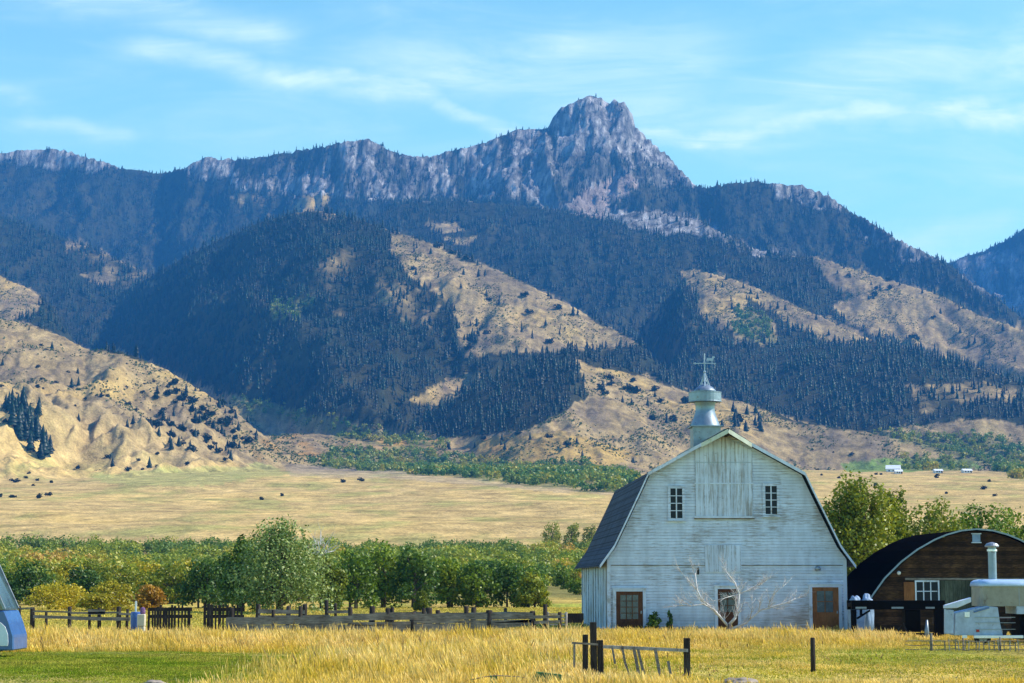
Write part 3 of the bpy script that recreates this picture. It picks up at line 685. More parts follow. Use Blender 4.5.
scatter(LH, 70, 600, 'j', (3, 6.5), ('', 'dark juniper bush dotted on the big tan hillside at far left'), '', ('', 'junipers on the big left hillside'), clump=1.4)
scatter(LH, 16, 610, 'c', (8, 13), ('single dark conifer standing on the big tan hillside at far left', ''), '', ('conifers on the big left hillside', ''))
scatter(P_LSHRUB[0], 120, 620, 'cj', (5, 11), ('dark conifer in the scrubby clump low on the left hillside', 'dark juniper bush in the scrubby clump low on the left hillside'), '', ('conifers in the scrubby clump', 'junipers in the scrubby clump'))
scatter([(2,400),(25,405),(48,425),(57,452),(42,462),(12,446)], 34, 630, 'c', (15, 26), ('tall dark conifer in the tight grove at the left edge', ''), '', ('conifers in the left edge grove', ''))
scatter([(0,455),(40,470),(70,488),(40,500),(0,500)], 12, 640, 'j', (2.5, 5), ('', 'low dark juniper on the small front knoll at the left edge'), '', ('', 'junipers on the small front knoll'))
scatter(P_TAN[0], 26, 650, 'cj', (9, 15), ('lone conifer on the sunlit tan spur of the central ridge', 'lone dark bush on the sunlit tan spur of the central ridge'), '', ('conifers on the central tan spur', 'bushes on the central tan spur'))
scatter([(445,300),(480,330),(480,352),(450,345)], 16, 655, 'c', (10, 16), ('conifer straggling down the left edge of the central tan spur', ''), '', ('conifers at the central spur edge', ''))
scatter(P_TAN[1], 12, 660, 'c', (9, 15), ('lone conifer on the small tan slope above the barn ridge', ''), '', ('conifers on the small tan slope', ''))
scatter(P_TAN[2], 14, 670, 'c', (9, 15), ('conifer along the narrow tan spur right of the barn cupola', ''), '', ('conifers on the narrow tan spur', ''))
scatter([(815,258),(917,290),(1024,335),(1024,378),(940,350),(850,320)], 26, 680, 'cj', (9, 17), ('lone conifer on the long tan slope at far right', 'lone dark bush on the long tan slope at far right'), '', ('conifers on the far right slope', 'bushes on the far right slope'))
scatter([(600,372),(690,398),(740,412),(760,440),(700,440),(640,420),(600,395)], 26, 690, 'cj', (8, 14), ('conifer on the low tan hill just left of the cupola', 'dark bush on the low tan hill just left of the cupola'), '', ('conifers on the hill by the cupola', 'bushes on the hill by the cupola'))
scatter([(725,402),(762,415),(765,432),(735,434)], 14, 695, 'c', (9, 15), ('dark conifer in the small clump just right of the cupola', ''), '', ('conifers in the clump by the cupola', ''))
scatter([(440,440),(560,430),(620,420),(640,465),(560,462),(450,455)], 16, 700, 'cj', (6, 11), ('small conifer on the golden flat below the wooded knob', 'small bush on the golden flat below the wooded knob'), '', ('conifers on the golden flat', 'bushes on the golden flat'))
scatter([(770,420),(880,440),(1000,455),(1020,500),(900,500),(800,470)], 18, 710, 'j', (2.5, 6), ('', 'dark bush in the tan fields behind the big round tree'), '', ('', 'bushes in the right fields'))
scatter([(300,475),(560,495),(620,500),(600,520),(200,520)], 4, 720, 'j', (3, 5), ('', 'solitary dark bush on the open tan bench'), '', ('', 'bushes on the open bench'))
scatter([(130,170),(400,230),(380,340),(120,330)], 0, 725, 'c', (9, 15), ('', ''), '', ('', ''))

# ================================================================== willow thicket and valley trees
def ground_z(X, Y): return height(np.asarray(X, float), np.asarray(Y, float))
r = np.random.default_rng(800)
n = 1500; Yt = 300+ (r.random(n)**.8)*330; Xt = r.uniform(-.36, .12, n)*(Yt)
keep = (Xt/Yt < .045) | (Yt > 430); Xt, Yt = Xt[keep], Yt[keep]
zt = ground_z(Xt, Yt); ht = r.uniform(2.0, 4.6, len(Xt))*(1+.35*fbm(Xt/40, Yt/40, 2, 801)); ht *= np.where(Yt > 540, 1.15, 1)
tt = np.clip(.40+1.15*fbm(Xt/38, Yt/60, 3, 802)+r.uniform(-.16, .16, len(Xt))-.25*(Yt > 545), 0, 1)
co, q, t = leaf_cloud(np.stack([Xt, Yt, zt-.3], -1), ht*.62, ht, 300, .30, 803, tint0=tt, tvar=.2)
tag(leaf_object('willow_thicket', co, q, t, M['mixed']), 'wide thicket of willows turning green, olive and orange across the valley', None, None, 'stuff')
# right of the barn the thicket thins out
n = 260; Yt = 330+r.random(n)*260; Xt = r.uniform(.16, .33, n)*Yt; zt = ground_z(Xt, Yt); ht = r.uniform(3, 5, n)
co, q, t = leaf_cloud(np.stack([Xt, Yt, zt-.3], -1), ht*.6, ht, 150, .40, 805, tvar=.3)
tag(leaf_object('willow_thicket', co, q, t, M['mixed']), 'green willow thicket behind the plank shed', None, None, 'stuff')

def crown_mesh(seed, w, h, base, nl, leaf, lobes, spire=False):
    """crown of nl leaf quads in several uneven lobes; w radius, h height of crown, base height above ground"""
    r = np.random.default_rng(seed); cs = []
    for i in range(lobes):
        q = (i+.5)/lobes; zz = base+h*(.10+.76*q); env = (1-((q-.30)/.78)**2)**.6 if q > .30 else .93+.07*q/.3
        if spire: env = 1.0 if q < .48 else max(.16, 1-((q-.48)/.52)**1.25*.9)
        a = i*2.4+r.uniform(-.5, .5); d = w*env*r.uniform(.25, .80)
        cs.append((d*math.cos(a), d*math.sin(a), zz, w*r.uniform(.38, .58)*(.55+.45*env), h*r.uniform(.13, .21)))
    cs = np.array(cs); wt = cs[:, 3]**2*cs[:, 4]; k = r.choice(lobes, nl, p=wt/wt.sum())
    d = r.normal(size=(nl, 3)); d /= np.linalg.norm(d, axis=1)[:, None]; q = r.random(nl)**.40
    q *= 1+.16*r.normal(size=nl)*(r.random(nl) < .3)
    c = cs[k][:, :3]+np.stack([d[:, 0]*cs[k][:, 3]*q, d[:, 1]*cs[k][:, 3]*q, d[:, 2]*cs[k][:, 4]*q], -1)
    # thin twiggy gaps
    keep = perlin(c[:, 0]*1.1+seed, c[:, 2]*1.3+c[:, 1]*.9, seed) > -.33
    c, d, k = c[keep], d[keep], k[keep]; nl = len(c)
    sz = leaf*r.uniform(.55, 1.35, nl)
    nrm = d*.5+r.normal(size=(nl, 3))*.75+np.array([0, 0, .3]); nrm /= np.linalg.norm(nrm, axis=1)[:, None]
    a = np.cross(nrm, r.normal(size=(nl, 3))); a /= np.linalg.norm(a, axis=1)[:, None]; b_ = np.cross(nrm, a)
    a *= sz[:, None]; b_ *= (sz*.6)[:, None]
    co = np.stack([c-a, c-b_, c+a, c+b_], 1).reshape(-1, 3)
    lt = r.uniform(.2, .8, lobes); t = np.clip(lt[k]*.4+r.random(nl)*.6, 0, 1)
    me = mesh_from('crown', co, quads=np.arange(nl*4).reshape(-1, 4)); vcol(me, 'tint', np.stack([np.repeat(t, 4)]*3, -1))
    me.materials.append(M['green']); return me, cs
def trunk_mesh(seed, H, w, cs, r0, mat):
    r = random.Random(seed); mb = MB()
    n = 1 if r0 > .2 else 3
    for q in range(n):
        bx, by = (0, 0) if n == 1 else (r.uniform(-.25, .25)*w, r.uniform(-.2, .2)*w)
        top = Vector((bx*1.4, by*1.2, H*.72)); pts = [Vector((bx, by, -.2)), Vector((bx*1.05, by, H*.2)), Vector((bx*1.2+.1, by, H*.45)), top]
        mb.tube(pts, [r0/n**.5*1.15, r0/n**.5, r0*.6/n**.5, r0*.2/n**.5], 7)
    for c in cs[::1 if r0 > .2 else 2]:
        s = Vector((0, 0, max(.3, (c[2])*.55))); e = Vector(c[:3]); m_ = s.lerp(e, .5)+Vector((0, 0, .1*H*.3))
        mb.tube([s, m_, e], [r0*.42, r0*.28, r0*.08], 5)
    me = bpy.data.meshes.new('trunk'); me.from_pydata([tuple(v) for v in mb.v], [], mb.f)
    me.polygons.foreach_set('use_smooth', [True]*len(me.polygons)); me.materials.append(mat); return me
def tree(name, pxc, ptop, pbase_Y, wpx, mat, label, cat, seed, group=None, base=.1, nl=5200, leaf=.15, lobes=14, share=None, dens=1, spire=False):
    """place a tree: centre sight x, crown top sight y, distance, crown width in sight px"""
    Y = pbase_Y; t, e = te(pxc, ptop); X = float(t*Y); z0 = gz(X, Y); H = EYE+float(e)*Y-z0; w = wpx/F*Y/2
    root = thing(name, label, cat, (X, Y, z0), 0, group)
    me, cs = crown_mesh(seed, w*1.0, H*(1-base), H*base, int(nl*dens), leaf, lobes, spire)
    top = max(v for v in [c[2]+c[4] for c in cs]); 
    o = link('crown', me, root); o.material_slots[0].link = 'OBJECT'; o.material_slots[0].material = M[mat]
    o.scale.z = H/(top)
    tm = trunk_mesh(seed, H, w, cs, .05*H if H < 4.5 else .035*H, M['bark']); link('trunk', tm, root)
    return root
tree('cottonwood_tree', 281, 514, 158, 108, 'silver', 'tall pale silvery-leaved tree rising above the corral fence', 'tree', 901, nl=17000, leaf=.12, lobes=46, base=.06, spire=True)
tree('cottonwood_tree', 243, 533, 163, 50, 'green', 'green side tree leaning against the left of the tall silvery tree', 'tree', 902, nl=7500, leaf=.13, lobes=20, base=.06, spire=True)
tree('cottonwood_tree', 858, 468, 128, 98, 'olive', 'big round olive-green tree directly behind the right side of the barn', 'tree', 903, nl=19000, leaf=.13, lobes=34, base=.15)
tree('cottonwood_tree', 893, 486, 134, 40, 'olive', 'smaller olive crown joined to the right of the big round tree', 'tree', 904, nl=6500, leaf=.13, lobes=14)
tree('willow_tree', 932, 495, 137, 108, 'olive', 'broad olive-green tree behind the top of the arched shed roof', 'tree', 905, nl=11000, leaf=.13, lobes=22)
tree('willow_tree', 978, 499, 140, 84, 'green', 'mid-green tree behind the stovepipe end of the shed', 'tree', 906, nl=7000, leaf=.13, lobes=15)
tree('willow_tree', 1016, 506, 142, 70, 'green', 'dark green tree behind the shed at the right edge', 'tree', 907, nl=7000, leaf=.13, lobes=15)
# the near row of bushes behind the corral
ROW = [(205,556,185,52,'dark','dark green bush left of the tall silvery tree, over the picket panels'),
 (228,552,190,40,'dark','dark green bush tucked between the picket bush and the silvery tree'),
 (330,556,176,34,'olive','small yellow-green bush at the right foot of the tall silvery tree'),
 (352,548,182,46,'green','green rounded bush just right of the bare grey branches'),
 (384,538,188,52,'green','tallest green bush in the row behind the plank corral'),
 (414,545,186,44,'dark','darker green bush third from the left in the row behind the plank corral'),
 (446,556,190,46,'green','green bush behind the middle of the plank corral'),
 (478,562,188,44,'green','round green bush above the planks, left of the last two bushes'),
 (510,558,190,52,'dark','dense green bush second from the right end of the corral row'),
 (532,572,186,34,'olive','lighter green bush at the right end of the corral row'),
 (30,558,200,50,'dark','dark green bush at the left edge behind the yellow shrub'),
 (82,566,205,48,'dark','dark green bush behind and right of the rounded yellow shrub'),
 (120,560,210,56,'olive','olive bush filling the gap between yellow and orange shrubs'),
 (172,562,205,50,'olive','olive-yellow bush left of the dark picket bush')]
for i, (a, b_, c, w, mt, lab) in enumerate(ROW):
    tree('willow_bush', a, b_, c, w*1.12, mt, lab, 'bush', 920+i, base=.02, nl=4200, leaf=.16, lobes=13)
LOW = [(60,580,176,58,'yellow','rounded yellow shrub near the left edge above the low fence'),
 (112,580,172,44,'yellow','loose yellow-olive shrub beside the orange one'),
 (150,584,170,30,'orange','small bright orange autumn shrub above the picket panels'),
 (422,590,168,14,'olive','tiny yellow-green cone-shaped shrub in front of the corral row'),
 (100,592,168,40,'yellow','low yellow shrub spreading along the ground at left')]
for i, (a, b_, c, w, mt, lab) in enumerate(LOW):
    tree('shrub', a, b_, c, w*1.1, mt, lab, 'shrub', 950+i, base=.0, nl=6500, leaf=.10, lobes=16)
# second rank of individual willows, sharing crowns
SH = [crown_mesh(970+i, 2.6, 4.6, .1, 2600, .20, 12) for i in range(6)]
ST_ = [trunk_mesh(970+i, 4.6, 2.6, SH[i][1], .16, M['bark']) for i in range(6)]
proto = None
ranks = {'green': ('green rounded willow in the second rank of the valley thicket', 'green willows of the second rank'),
         'olive': ('olive willow in the second rank of the valley thicket', 'olive willows of the second rank'),
         'yellow': ('yellow willow in the second rank of the valley thicket', 'yellow willows of the second rank'),
         'dark': ('dark green willow in the second rank of the valley thicket', 'dark willows of the second rank'),
         'orange': ('orange autumn willow in the second rank of the valley thicket', 'orange willows of the second rank')}
for i in range(74):
    Y = rnd.uniform(215, 310); pxx = rnd.uniform(-25, 590)
    t, _ = te(pxx, 580); X = float(t)*Y; z0 = gz(X, Y)
    mt = rnd.choice(['green', 'olive', 'olive', 'yellow', 'dark', 'yellow', 'olive', 'yellow'] if pxx < 230 else ['green', 'olive', 'olive', 'dark', 'dark', 'green', 'olive', 'green'])
    if rnd.random() < .06: mt = 'orange'
    lab, grp = ranks[mt]
    root = thing('willow_bush', lab, 'bush', (X, Y, z0), rnd.uniform(0, 6.28), grp)
    k = rnd.randrange(6); s = rnd.uniform(.58, .98) * (1.0 if pxx < 540 else .6); root.scale = (s*1.1, s*1.1, s)
    o = link('crown', SH[k][0], root); o.material_slots[0].link = 'OBJECT'; o.material_slots[0].material = M[mt]
    link('trunk', ST_[k], root)
# thin pale trees left of the barn eave, far
for i, (a, b_, w) in enumerate([(552,521,22),(572,522,18),(590,524,20)]):
    tree('poplar_tree', a, b_, 640, w, 'olive', ['thin pale green far tree, leftmost of three above the thicket left of the barn', 'thin far tree, middle of three above the thicket left of the barn', 'thin far tree nearest the barn eave of three above the thicket'][i], 'tree', 990+i, nl=1500, leaf=.30, lobes=9, dens=1)

# ================================================================== grass
def grass(name, label, n, Y0, Y1, tfun, hr, cols, seed, width=.022, tmin=-.33, tmax=.33, lean=.38, seedhead=.5, mask=None):
    r = np.random.default_rng(seed)
    Yg = np.sqrt(r.uniform(Y0**2, Y1**2, n)); Xg = r.uniform(tmin, tmax, n)*Yg
    k = tfun(Xg, Yg) > r.random(n); Xg, Yg = Xg[k], Yg[k]; n = len(Xg)
    zg = .09*fbm(Xg/11, Yg/11, 2, 9)+np.interp(Yg, BASE_Y, BASE_Z) if Y1 <= 200 else ground_z(Xg, Yg)
    cl_ = fbm(Xg/.7, Yg/.9, 2, seed+7); h = (hr[0]+(hr[1]-hr[0])*r.random(n)**1.6)*(1+.75*cl_)*hmul(Xg, Yg)*(1+.5*fbm(Xg/2.5, Yg/2.5, 3, seed))*(1+.25*fbm(Xg/9, Yg/9, 2, seed+1))
    a = r.uniform(0, 6.28, n); w = width*r.uniform(.6, 1.3, n)
    dx, dy = np.cos(a)*w, np.sin(a)*w; la = r.uniform(0, 6.28, n); ln = h*lean*r.random(n); wl = fbm(Xg/1.6, Yg/2.2, 2, seed+8)*1.3; lx, ly = np.cos(la)*ln-h*lean*(.35+wl), np.sin(la)*ln
    P0 = np.stack([Xg-dx, Yg-dy, zg-.03], -1); P1 = np.stack([Xg+dx, Yg+dy, zg-.03], -1)
    P2 = np.stack([Xg+dx*.7+lx*.45, Yg+dy*.7+ly*.45, zg+h*.6], -1); P3 = np.stack([Xg-dx*.7+lx*.45, Yg-dy*.7+ly*.45, zg+h*.6], -1)
    hd = (r.random(n) < seedhead)[:, None]*1.0
    P4 = np.stack([Xg+lx*.8, Yg+ly*.8, zg+h*.82], -1)+np.stack([dx, dy, dx*0], -1)*1.3*hd
    P5 = np.stack([Xg+lx*.8, Yg+ly*.8, zg+h*.82], -1)-np.stack([dx, dy, dx*0], -1)*1.3*hd
    P6 = np.stack([Xg+lx, Yg+ly, zg+h], -1)
    co = np.stack([P0, P1, P2, P3, P4, P5, P6], 1).reshape(-1, 3)
    b = np.arange(n)[:, None]*7
    tr = np.concatenate([b+np.array([[0, 1, 2]]), b+np.array([[0, 2, 3]]), b+np.array([[3, 2, 4]]), b+np.array([[3, 4, 5]]), b+np.array([[5, 4, 6]])], 0)
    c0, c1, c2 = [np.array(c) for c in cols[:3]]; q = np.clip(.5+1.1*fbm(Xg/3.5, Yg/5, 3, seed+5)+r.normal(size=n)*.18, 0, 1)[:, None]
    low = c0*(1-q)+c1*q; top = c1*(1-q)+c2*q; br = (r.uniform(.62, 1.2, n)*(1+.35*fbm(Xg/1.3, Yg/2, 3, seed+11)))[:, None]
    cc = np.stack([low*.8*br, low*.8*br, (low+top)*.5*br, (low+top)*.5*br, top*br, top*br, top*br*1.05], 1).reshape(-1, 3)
    me = mesh_from(name, co, tris=tr); vcol(me, 'hue', cc); o = link(name, me, None, M['grass']); tag(o, label, 'grass' if 0 else None, None, 'stuff'); return o
def hmul(X, Y):
    t = X/Y; far_ = 1-.52*sstep(82, 92, Y)
    rt = sstep(.075, .10, t+.01*fbm(X/4, Y/4, 2, 77))*(1-sstep(74, 84, Y))
    fc = sstep(.035, .05, t)*sstep(50.5, 52.5, Y)*(1-sstep(74, 84, Y))
    tk = sstep(.165, .225, t+.02*fbm(X/3, Y/3, 2, 78))*sstep(60, 66, Y)
    ll = 74+fbm(X/5, Y*0, 3, 340)*2; edge = np.where((t < 0) & (Y > 70), .45+.55*sstep(0, 5, Y-ll), 1)
    return .78*far_*(1-.38*(1-sstep(48, 60, Y)))*(1-.5*rt)*(1-.70*fc)*(1-.5*tk)*edge
def goldness(X, Y):
    t = X/Y
    g = .35+fbm(X/6, Y/9, 3, 1003)
    g = g-.55*sstep(.04, .10, t)*(1-sstep(68, 80, Y))*sstep(50, 53, Y) + .35*sstep(78, 86, Y)+.35*(1-sstep(50, 54, Y))*(t < .07)
    return g
def is_tall(X, Y):
    l = 74+fbm(X/5, Y*0, 3, 340)*2; onlawn = sstep(0, 1.2, l-Y)*sstep(0, 3.0, -(X+4+(74-Y)*.05)+fbm(X/3, Y/3, 2, 341)*2)
    bx_, by_ = X-10.7, Y-110
    inb = (np.abs(X-10.6) < 6.3) & (Y > 100) & (Y < 121)
    ins = (X > 17.2) & (X < 29) & (Y > 96.5) & (Y < 110)
    return np.where(inb | ins, 0, 1-onlawn)
right_green = lambda X, Y: is_tall(X, Y)
STRAW = [(.46,.35,.025), (.84,.56,.07), (.98,.72,.28)]
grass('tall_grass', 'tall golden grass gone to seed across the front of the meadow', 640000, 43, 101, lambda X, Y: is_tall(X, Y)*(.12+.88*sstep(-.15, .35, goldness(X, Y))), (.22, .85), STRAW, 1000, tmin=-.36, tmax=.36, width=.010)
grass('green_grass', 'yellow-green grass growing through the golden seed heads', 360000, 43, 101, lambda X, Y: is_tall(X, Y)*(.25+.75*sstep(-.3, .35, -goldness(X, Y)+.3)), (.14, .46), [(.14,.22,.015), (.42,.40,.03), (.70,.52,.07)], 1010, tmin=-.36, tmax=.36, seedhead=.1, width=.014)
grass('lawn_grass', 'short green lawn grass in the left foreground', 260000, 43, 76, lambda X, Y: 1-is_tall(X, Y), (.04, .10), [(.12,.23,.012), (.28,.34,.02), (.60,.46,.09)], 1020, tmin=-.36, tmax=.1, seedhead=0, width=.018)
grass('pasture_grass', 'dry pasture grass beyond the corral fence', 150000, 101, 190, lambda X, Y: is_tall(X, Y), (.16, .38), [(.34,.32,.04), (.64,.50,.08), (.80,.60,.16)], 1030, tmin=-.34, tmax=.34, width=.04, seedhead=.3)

# ================================================================== barn
BX, BY, BR = 10.68, 100.0, R(1.6)
barn = thing('barn', 'big weathered white gambrel-roofed barn with a metal cupola and three brown doors', 'barn', (BX, BY, 0), BR)
def fl(pxq, pyq, Y=BY, x0=BX):
    t, e = te(pxq, pyq); return float(t)*Y-x0, EYE+float(e)*Y
L = 20.5
prof = [(0, 10.06), (3.9, 7.92), (4.35, 6.95), (5.62, 4.32), (6.35, 3.32)]
full = [(-x, z) for x, z in prof[::-1]]+prof[1:]
wallp = [(-5.95, -.3), (5.95, -.3), (5.95, 3.66), (5.52, 4.22), (4.25, 6.85), (3.8, 7.82), (0, 9.92), (-3.8, 7.82), (-4.25, 6.85), (-5.52, 4.22), (-5.95, 3.66)]
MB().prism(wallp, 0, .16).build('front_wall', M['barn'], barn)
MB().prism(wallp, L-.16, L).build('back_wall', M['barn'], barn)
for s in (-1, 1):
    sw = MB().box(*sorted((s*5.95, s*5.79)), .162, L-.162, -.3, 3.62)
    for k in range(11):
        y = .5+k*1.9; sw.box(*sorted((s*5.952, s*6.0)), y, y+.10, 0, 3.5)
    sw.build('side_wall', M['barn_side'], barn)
def strip_roof(pts, y0, y1, th, mb=None):
    mb = mb or MB()
    for (x0, z0), (x1, z1) in zip(pts[:-1], pts[1:]):
        mb.add([(x0, y0, z0), (x1, y0, z1), (x1, y1, z1), (x0, y1, z0), (x0, y0, z0-th), (x1, y0, z1-th), (x1, y1, z1-th), (x0, y1, z0-th)],
               [(0, 1, 2, 3), (7, 6, 5, 4), (0, 4, 5, 1), (1, 5, 6, 2), (2, 6, 7, 3), (3, 7, 4, 0)])
    return mb
half = lambda s: [(s*x, z) for x, z in prof]
roof = strip_roof(half(-1), -.42, L+.4, .07); strip_roof(half(1), -.42, L+.4, .07, roof)
ro = roof.build('roof', M['roof'], barn)
rk = MB()
for s in (-1, 1):
    P = [(s*x*.998, z-.075) for x, z in prof]
    strip_roof([(s*(x+.012), z+.012) for x, z in prof], -.47, -.425, .17, rk)
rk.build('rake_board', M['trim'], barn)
# hay hood: the roof runs out to a point over the loft door
hood = MB(); 
for s in (-1, 1):
    x1 = s*1.25; z1 = 10.06-1.25*(10.06-7.92)/3.9
    a = (0, -1.15, 10.10); b_ = (0, -.42, 10.10); c = (x1, -.42, z1+.04)
    hood.add([a, b_, c, (a[0], a[1], a[2]-.07), (b_[0], b_[1], b_[2]-.07), (c[0], c[1], c[2]-.07)], [(0, 2, 1), (3, 4, 5), (0, 3, 5, 2), (0, 1, 4, 3), (1, 2, 5, 4)])
hd = hood.build('hay_hood', M['roof'], barn)
hb = MB()
for s in (-1, 1):
    z1 = 10.06-1.25*(10.06-7.92)/3.9
    hb.beam((0, -1.17, 9.93), (s*1.28, -.44, z1-.12), .04, .20)
hb.build('hood_fascia', M['mosstrim'], hd)
MB().beam((0, -1.0, 9.78), (0, 1.0, 9.78), .12, .14).build('hay_beam', M['post'], hd)
# cap, corner boards, belt board
cb = MB()
for s in (-1, 1): cb.box(*sorted((s*5.97, s*5.80)), -.045, -.003, 0, 3.62)
cb.build('corner_board', M['trim'], barn)
MB().box(-5.78, 5.78, -.022, -.003, 3.30, 3.335).build('belt_seam', M['greyplank'], barn)
# hay door of vertical boards, centre lower boarded panel
x0, z0 = fl(695.5, 516); x1, z1 = fl(752, 446)
hayd = MB().box(x0, x1, -.055, -.003, z0, 8.42)
hp = MB().prism([(x0, 8.45), (x1, 8.45), (x1, 9.05), (x0+(x1-x0)/2, 9.72), (x0, 9.05)], -.05, -.003)
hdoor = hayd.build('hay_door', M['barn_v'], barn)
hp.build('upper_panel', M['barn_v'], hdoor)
_, zm = fl(720, 483.5)
MB().box(x0-.05, x1+.05, -.085, -.057, zm-.035, zm+.035).box(x0-.06, x1+.06, -.10, -.057, z0-.10, z0-.01).box((x0+x1)/2-.03, (x0+x1)/2+.03, -.08, -.057, zm+.04, 8.4).build('door_rail', M['trim'], hdoor)
MB().box(x0-.07, x1+.07, -.075, -.003, z0-.16, z0-.105).build('door_sill', M['greyplank'], hdoor)
a0, b0 = fl(705, 572); a1, b1 = fl(741, 545)
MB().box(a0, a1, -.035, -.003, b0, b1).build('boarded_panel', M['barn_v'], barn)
# loft windows 2 x 4 panes
for (pl, pr, pt, pb) in ((670.2, 682.2, 488.5, 518.2), (765.2, 777.2, 486, 514)):
    x0, zt_ = fl(pl, pt); x1, zb = fl(pr, pb)
    w = MB().box(x0, x1, -.02, -.004, zb, zt_).build('window', M['glass'], barn)
    f = MB(); f.box(x0-.14, x0-.002, -.07, -.004, zb-.14, zt_+.14).box(x1+.002, x1+.14, -.07, -.004, zb-.14, zt_+.14)
    f.box(x0, x1, -.068, -.004, zt_+.002, zt_+.14).box(x0, x1, -.068, -.004, zb-.14, zb-.002).box(x0-.2, x1+.2, -.10, -.072, zb-.16, zb-.10)
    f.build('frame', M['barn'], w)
    mu = MB(); xm = (x0+x1)/2; mu.box(xm-.03, xm+.03, -.05, -.021, zb, zt_)
    for k in (1, 2, 3):
        zz = zb+(zt_-zb)*k/4; mu.box(x0, xm-.032, -.045, -.021, zz-.018, zz+.018).box(xm+.032, x1, -.045, -.021, zz-.018, zz+.018)
    mu.build('muntin', M['trim'], w)
# ground floor doors
def bdoor(pl, pr, pt, mat, gl, gtop, gbot, label, panes):
    x0, zt_ = fl(pl, pt); x1, _ = fl(pr, pt)
    d = MB().box(x0, x1, -.035, -.004, -.05, zt_).build('door', M[mat], barn, label=label)
    f = MB(); f.box(x0-.16, x0-.003, -.08, -.004, 0, zt_+.16).box(x1+.003, x1+.16, -.08, -.004, 0, zt_+.16).box(x0, x1, -.078, -.004, zt_+.003, zt_+.16)
    f.box(x0-.2, x1+.2, -.12, -.082, zt_+.14, zt_+.19); f.build('frame', M['trim'], d)
    g0, gt = fl(gl[0], gtop); g1, gb = fl(gl[1], gbot)
    MB().box(g0, g1, -.045, -.037, gb, gt).build('door_glass', M['glassg' if mat != 'darkvoid' else 'glass'], d)
    mu = MB(); nx, nz = panes
    for k in range(1, nx): xx = g0+(g1-g0)*k/nx; mu.box(xx-.02, xx+.02, -.062, -.047, gb, gt)
    for k in range(1, nz):
        zz = gb+(gt-gb)*k/nz
        for j in range(nx):
            mu.box(g0+(g1-g0)*j/nx+.022, g0+(g1-g0)*(j+1)/nx-.022, -.058, -.047, zz-.018, zz+.018)
    mu.build('muntin', M[mat if mat != 'darkvoid' else 'door_d'], d)
    # raised stiles and lower panel
    p = MB().box(g0, g1, -.055, -.037, .25, gb-.22).build('lower_panel', M[mat if mat != 'darkvoid' else 'door_d'], d)
    MB().box(x1-.12, x1-.05, -.09, -.037, .95, 1.08).build('handle', M['galvd'], d)
bdoor(615.8, 642.5, 591.5, 'door_d', (620, 638), 595, 619, 'dark brown barn door with a big dusty window', (3, 4))
bdoor(717.5, 737.5, 589, 'door_d', (720, 735), 592.5, 612, 'narrow dark middle barn door half hidden by bare branches', (2, 3))
bdoor(812.3, 838.8, 587.3, 'door_o', (817, 833.5), 591, 612.3, 'orange-brown barn door with glass upper half', (2, 2))
x0, z0 = fl(817.5, 568.5)
lamp = MB().lathe([(.03, .12), (.10, .10), (.16, -.02), (.13, -.09), (.02, -.10)], (x0, -.20, z0), 14).beam((x0, -.2, z0+.1), (x0, -.004, z0+.1), .05, .05).build('wall_lamp', M['galvd'], barn, smooth=True)
x0, z0 = fl(698, 571)
MB().box(x0-.05, x0+.05, -.05, -.004, z0-.17, z0+.17).build('hook_plate', M['post'], barn)
fo = MB().box(-6.02, 6.02, -.06, L+.06, -.4, .12).build('foundation', M['stone'], barn)
# cupola (galvanised ventilator)
CY = 8.0
cup = MB()
n = 28; ringp = [(.82, 10.80), (.80, 10.88), (.74, 11.05), (.62, 11.35), (.53, 11.65), (.51, 11.85), (.53, 12.0), (.60, 12.16), (.62, 12.30)]
cup.lathe(ringp, (0, CY, 0), n)
cu = cup.build('cupola', M['galv'], barn, smooth=True)
MB().box(-.74, .74, CY-.74, CY+.74, 9.2, 10.78).build('cupola_base', M['galvd'], cu)
MB().box(-.86, .86, CY-.86, CY+.86, 10.785, 10.84).build('base_flashing', M['galvd'], cu)
MB().lathe([(.60, 12.14), (.90, 12.17), (.90, 12.20), (.885, 12.22), (.885, 12.64), (.90, 12.66), (.90, 12.70), (.60, 12.73)], (0, CY, 0), n).build('vent_drum', M['galv'], cu)
MB().lathe([(.62, 12.735), (.58, 12.82), (.42, 12.98), (.26, 13.08), (.12, 13.14), (.05, 13.18)], (0, CY, 0), n).build('vent_dome', M['galv'], cu, smooth=True)
wv_ = MB(); c = Vector((0, CY, 0))
for k in range(3):
    a = k*2.094+.4
    wv_.tube([c+Vector((.34*math.cos(a), .34*math.sin(a), 12.98)), c+Vector((.16*math.cos(a), .16*math.sin(a), 13.35)), c+Vector((.02*math.cos(a), .02*math.sin(a), 13.75))], .04, 5)
    b_ = [c+Vector(((.12+.07*math.sin(q*1.05))*math.cos(a), (.12+.07*math.sin(q*1.05))*math.sin(a), 13.1+.07*q)) for q in range(7)]
    wv_.tube(b_, .03, 4)
wv_.tube([c+Vector((0, 0, 13.1)), c+Vector((0, 0, 14.82))], .038, 6)
for z, q in ((13.82, .085), (13.45, .07), (14.05, .04)):
    wv_.lathe([(.01, z-q), (q*.7, z-q*.7), (q, z), (q*.7, z+q*.7), (.01, z+q)], c, 10)
wv_.beam(c+Vector((-.50, 0, 14.28)), c+Vector((.62, 0, 14.28)), .045, .045)
wv_.prism([(-.62, 14.28), (-.48, 14.35), (-.48, 14.21)], CY-.012, CY+.012)
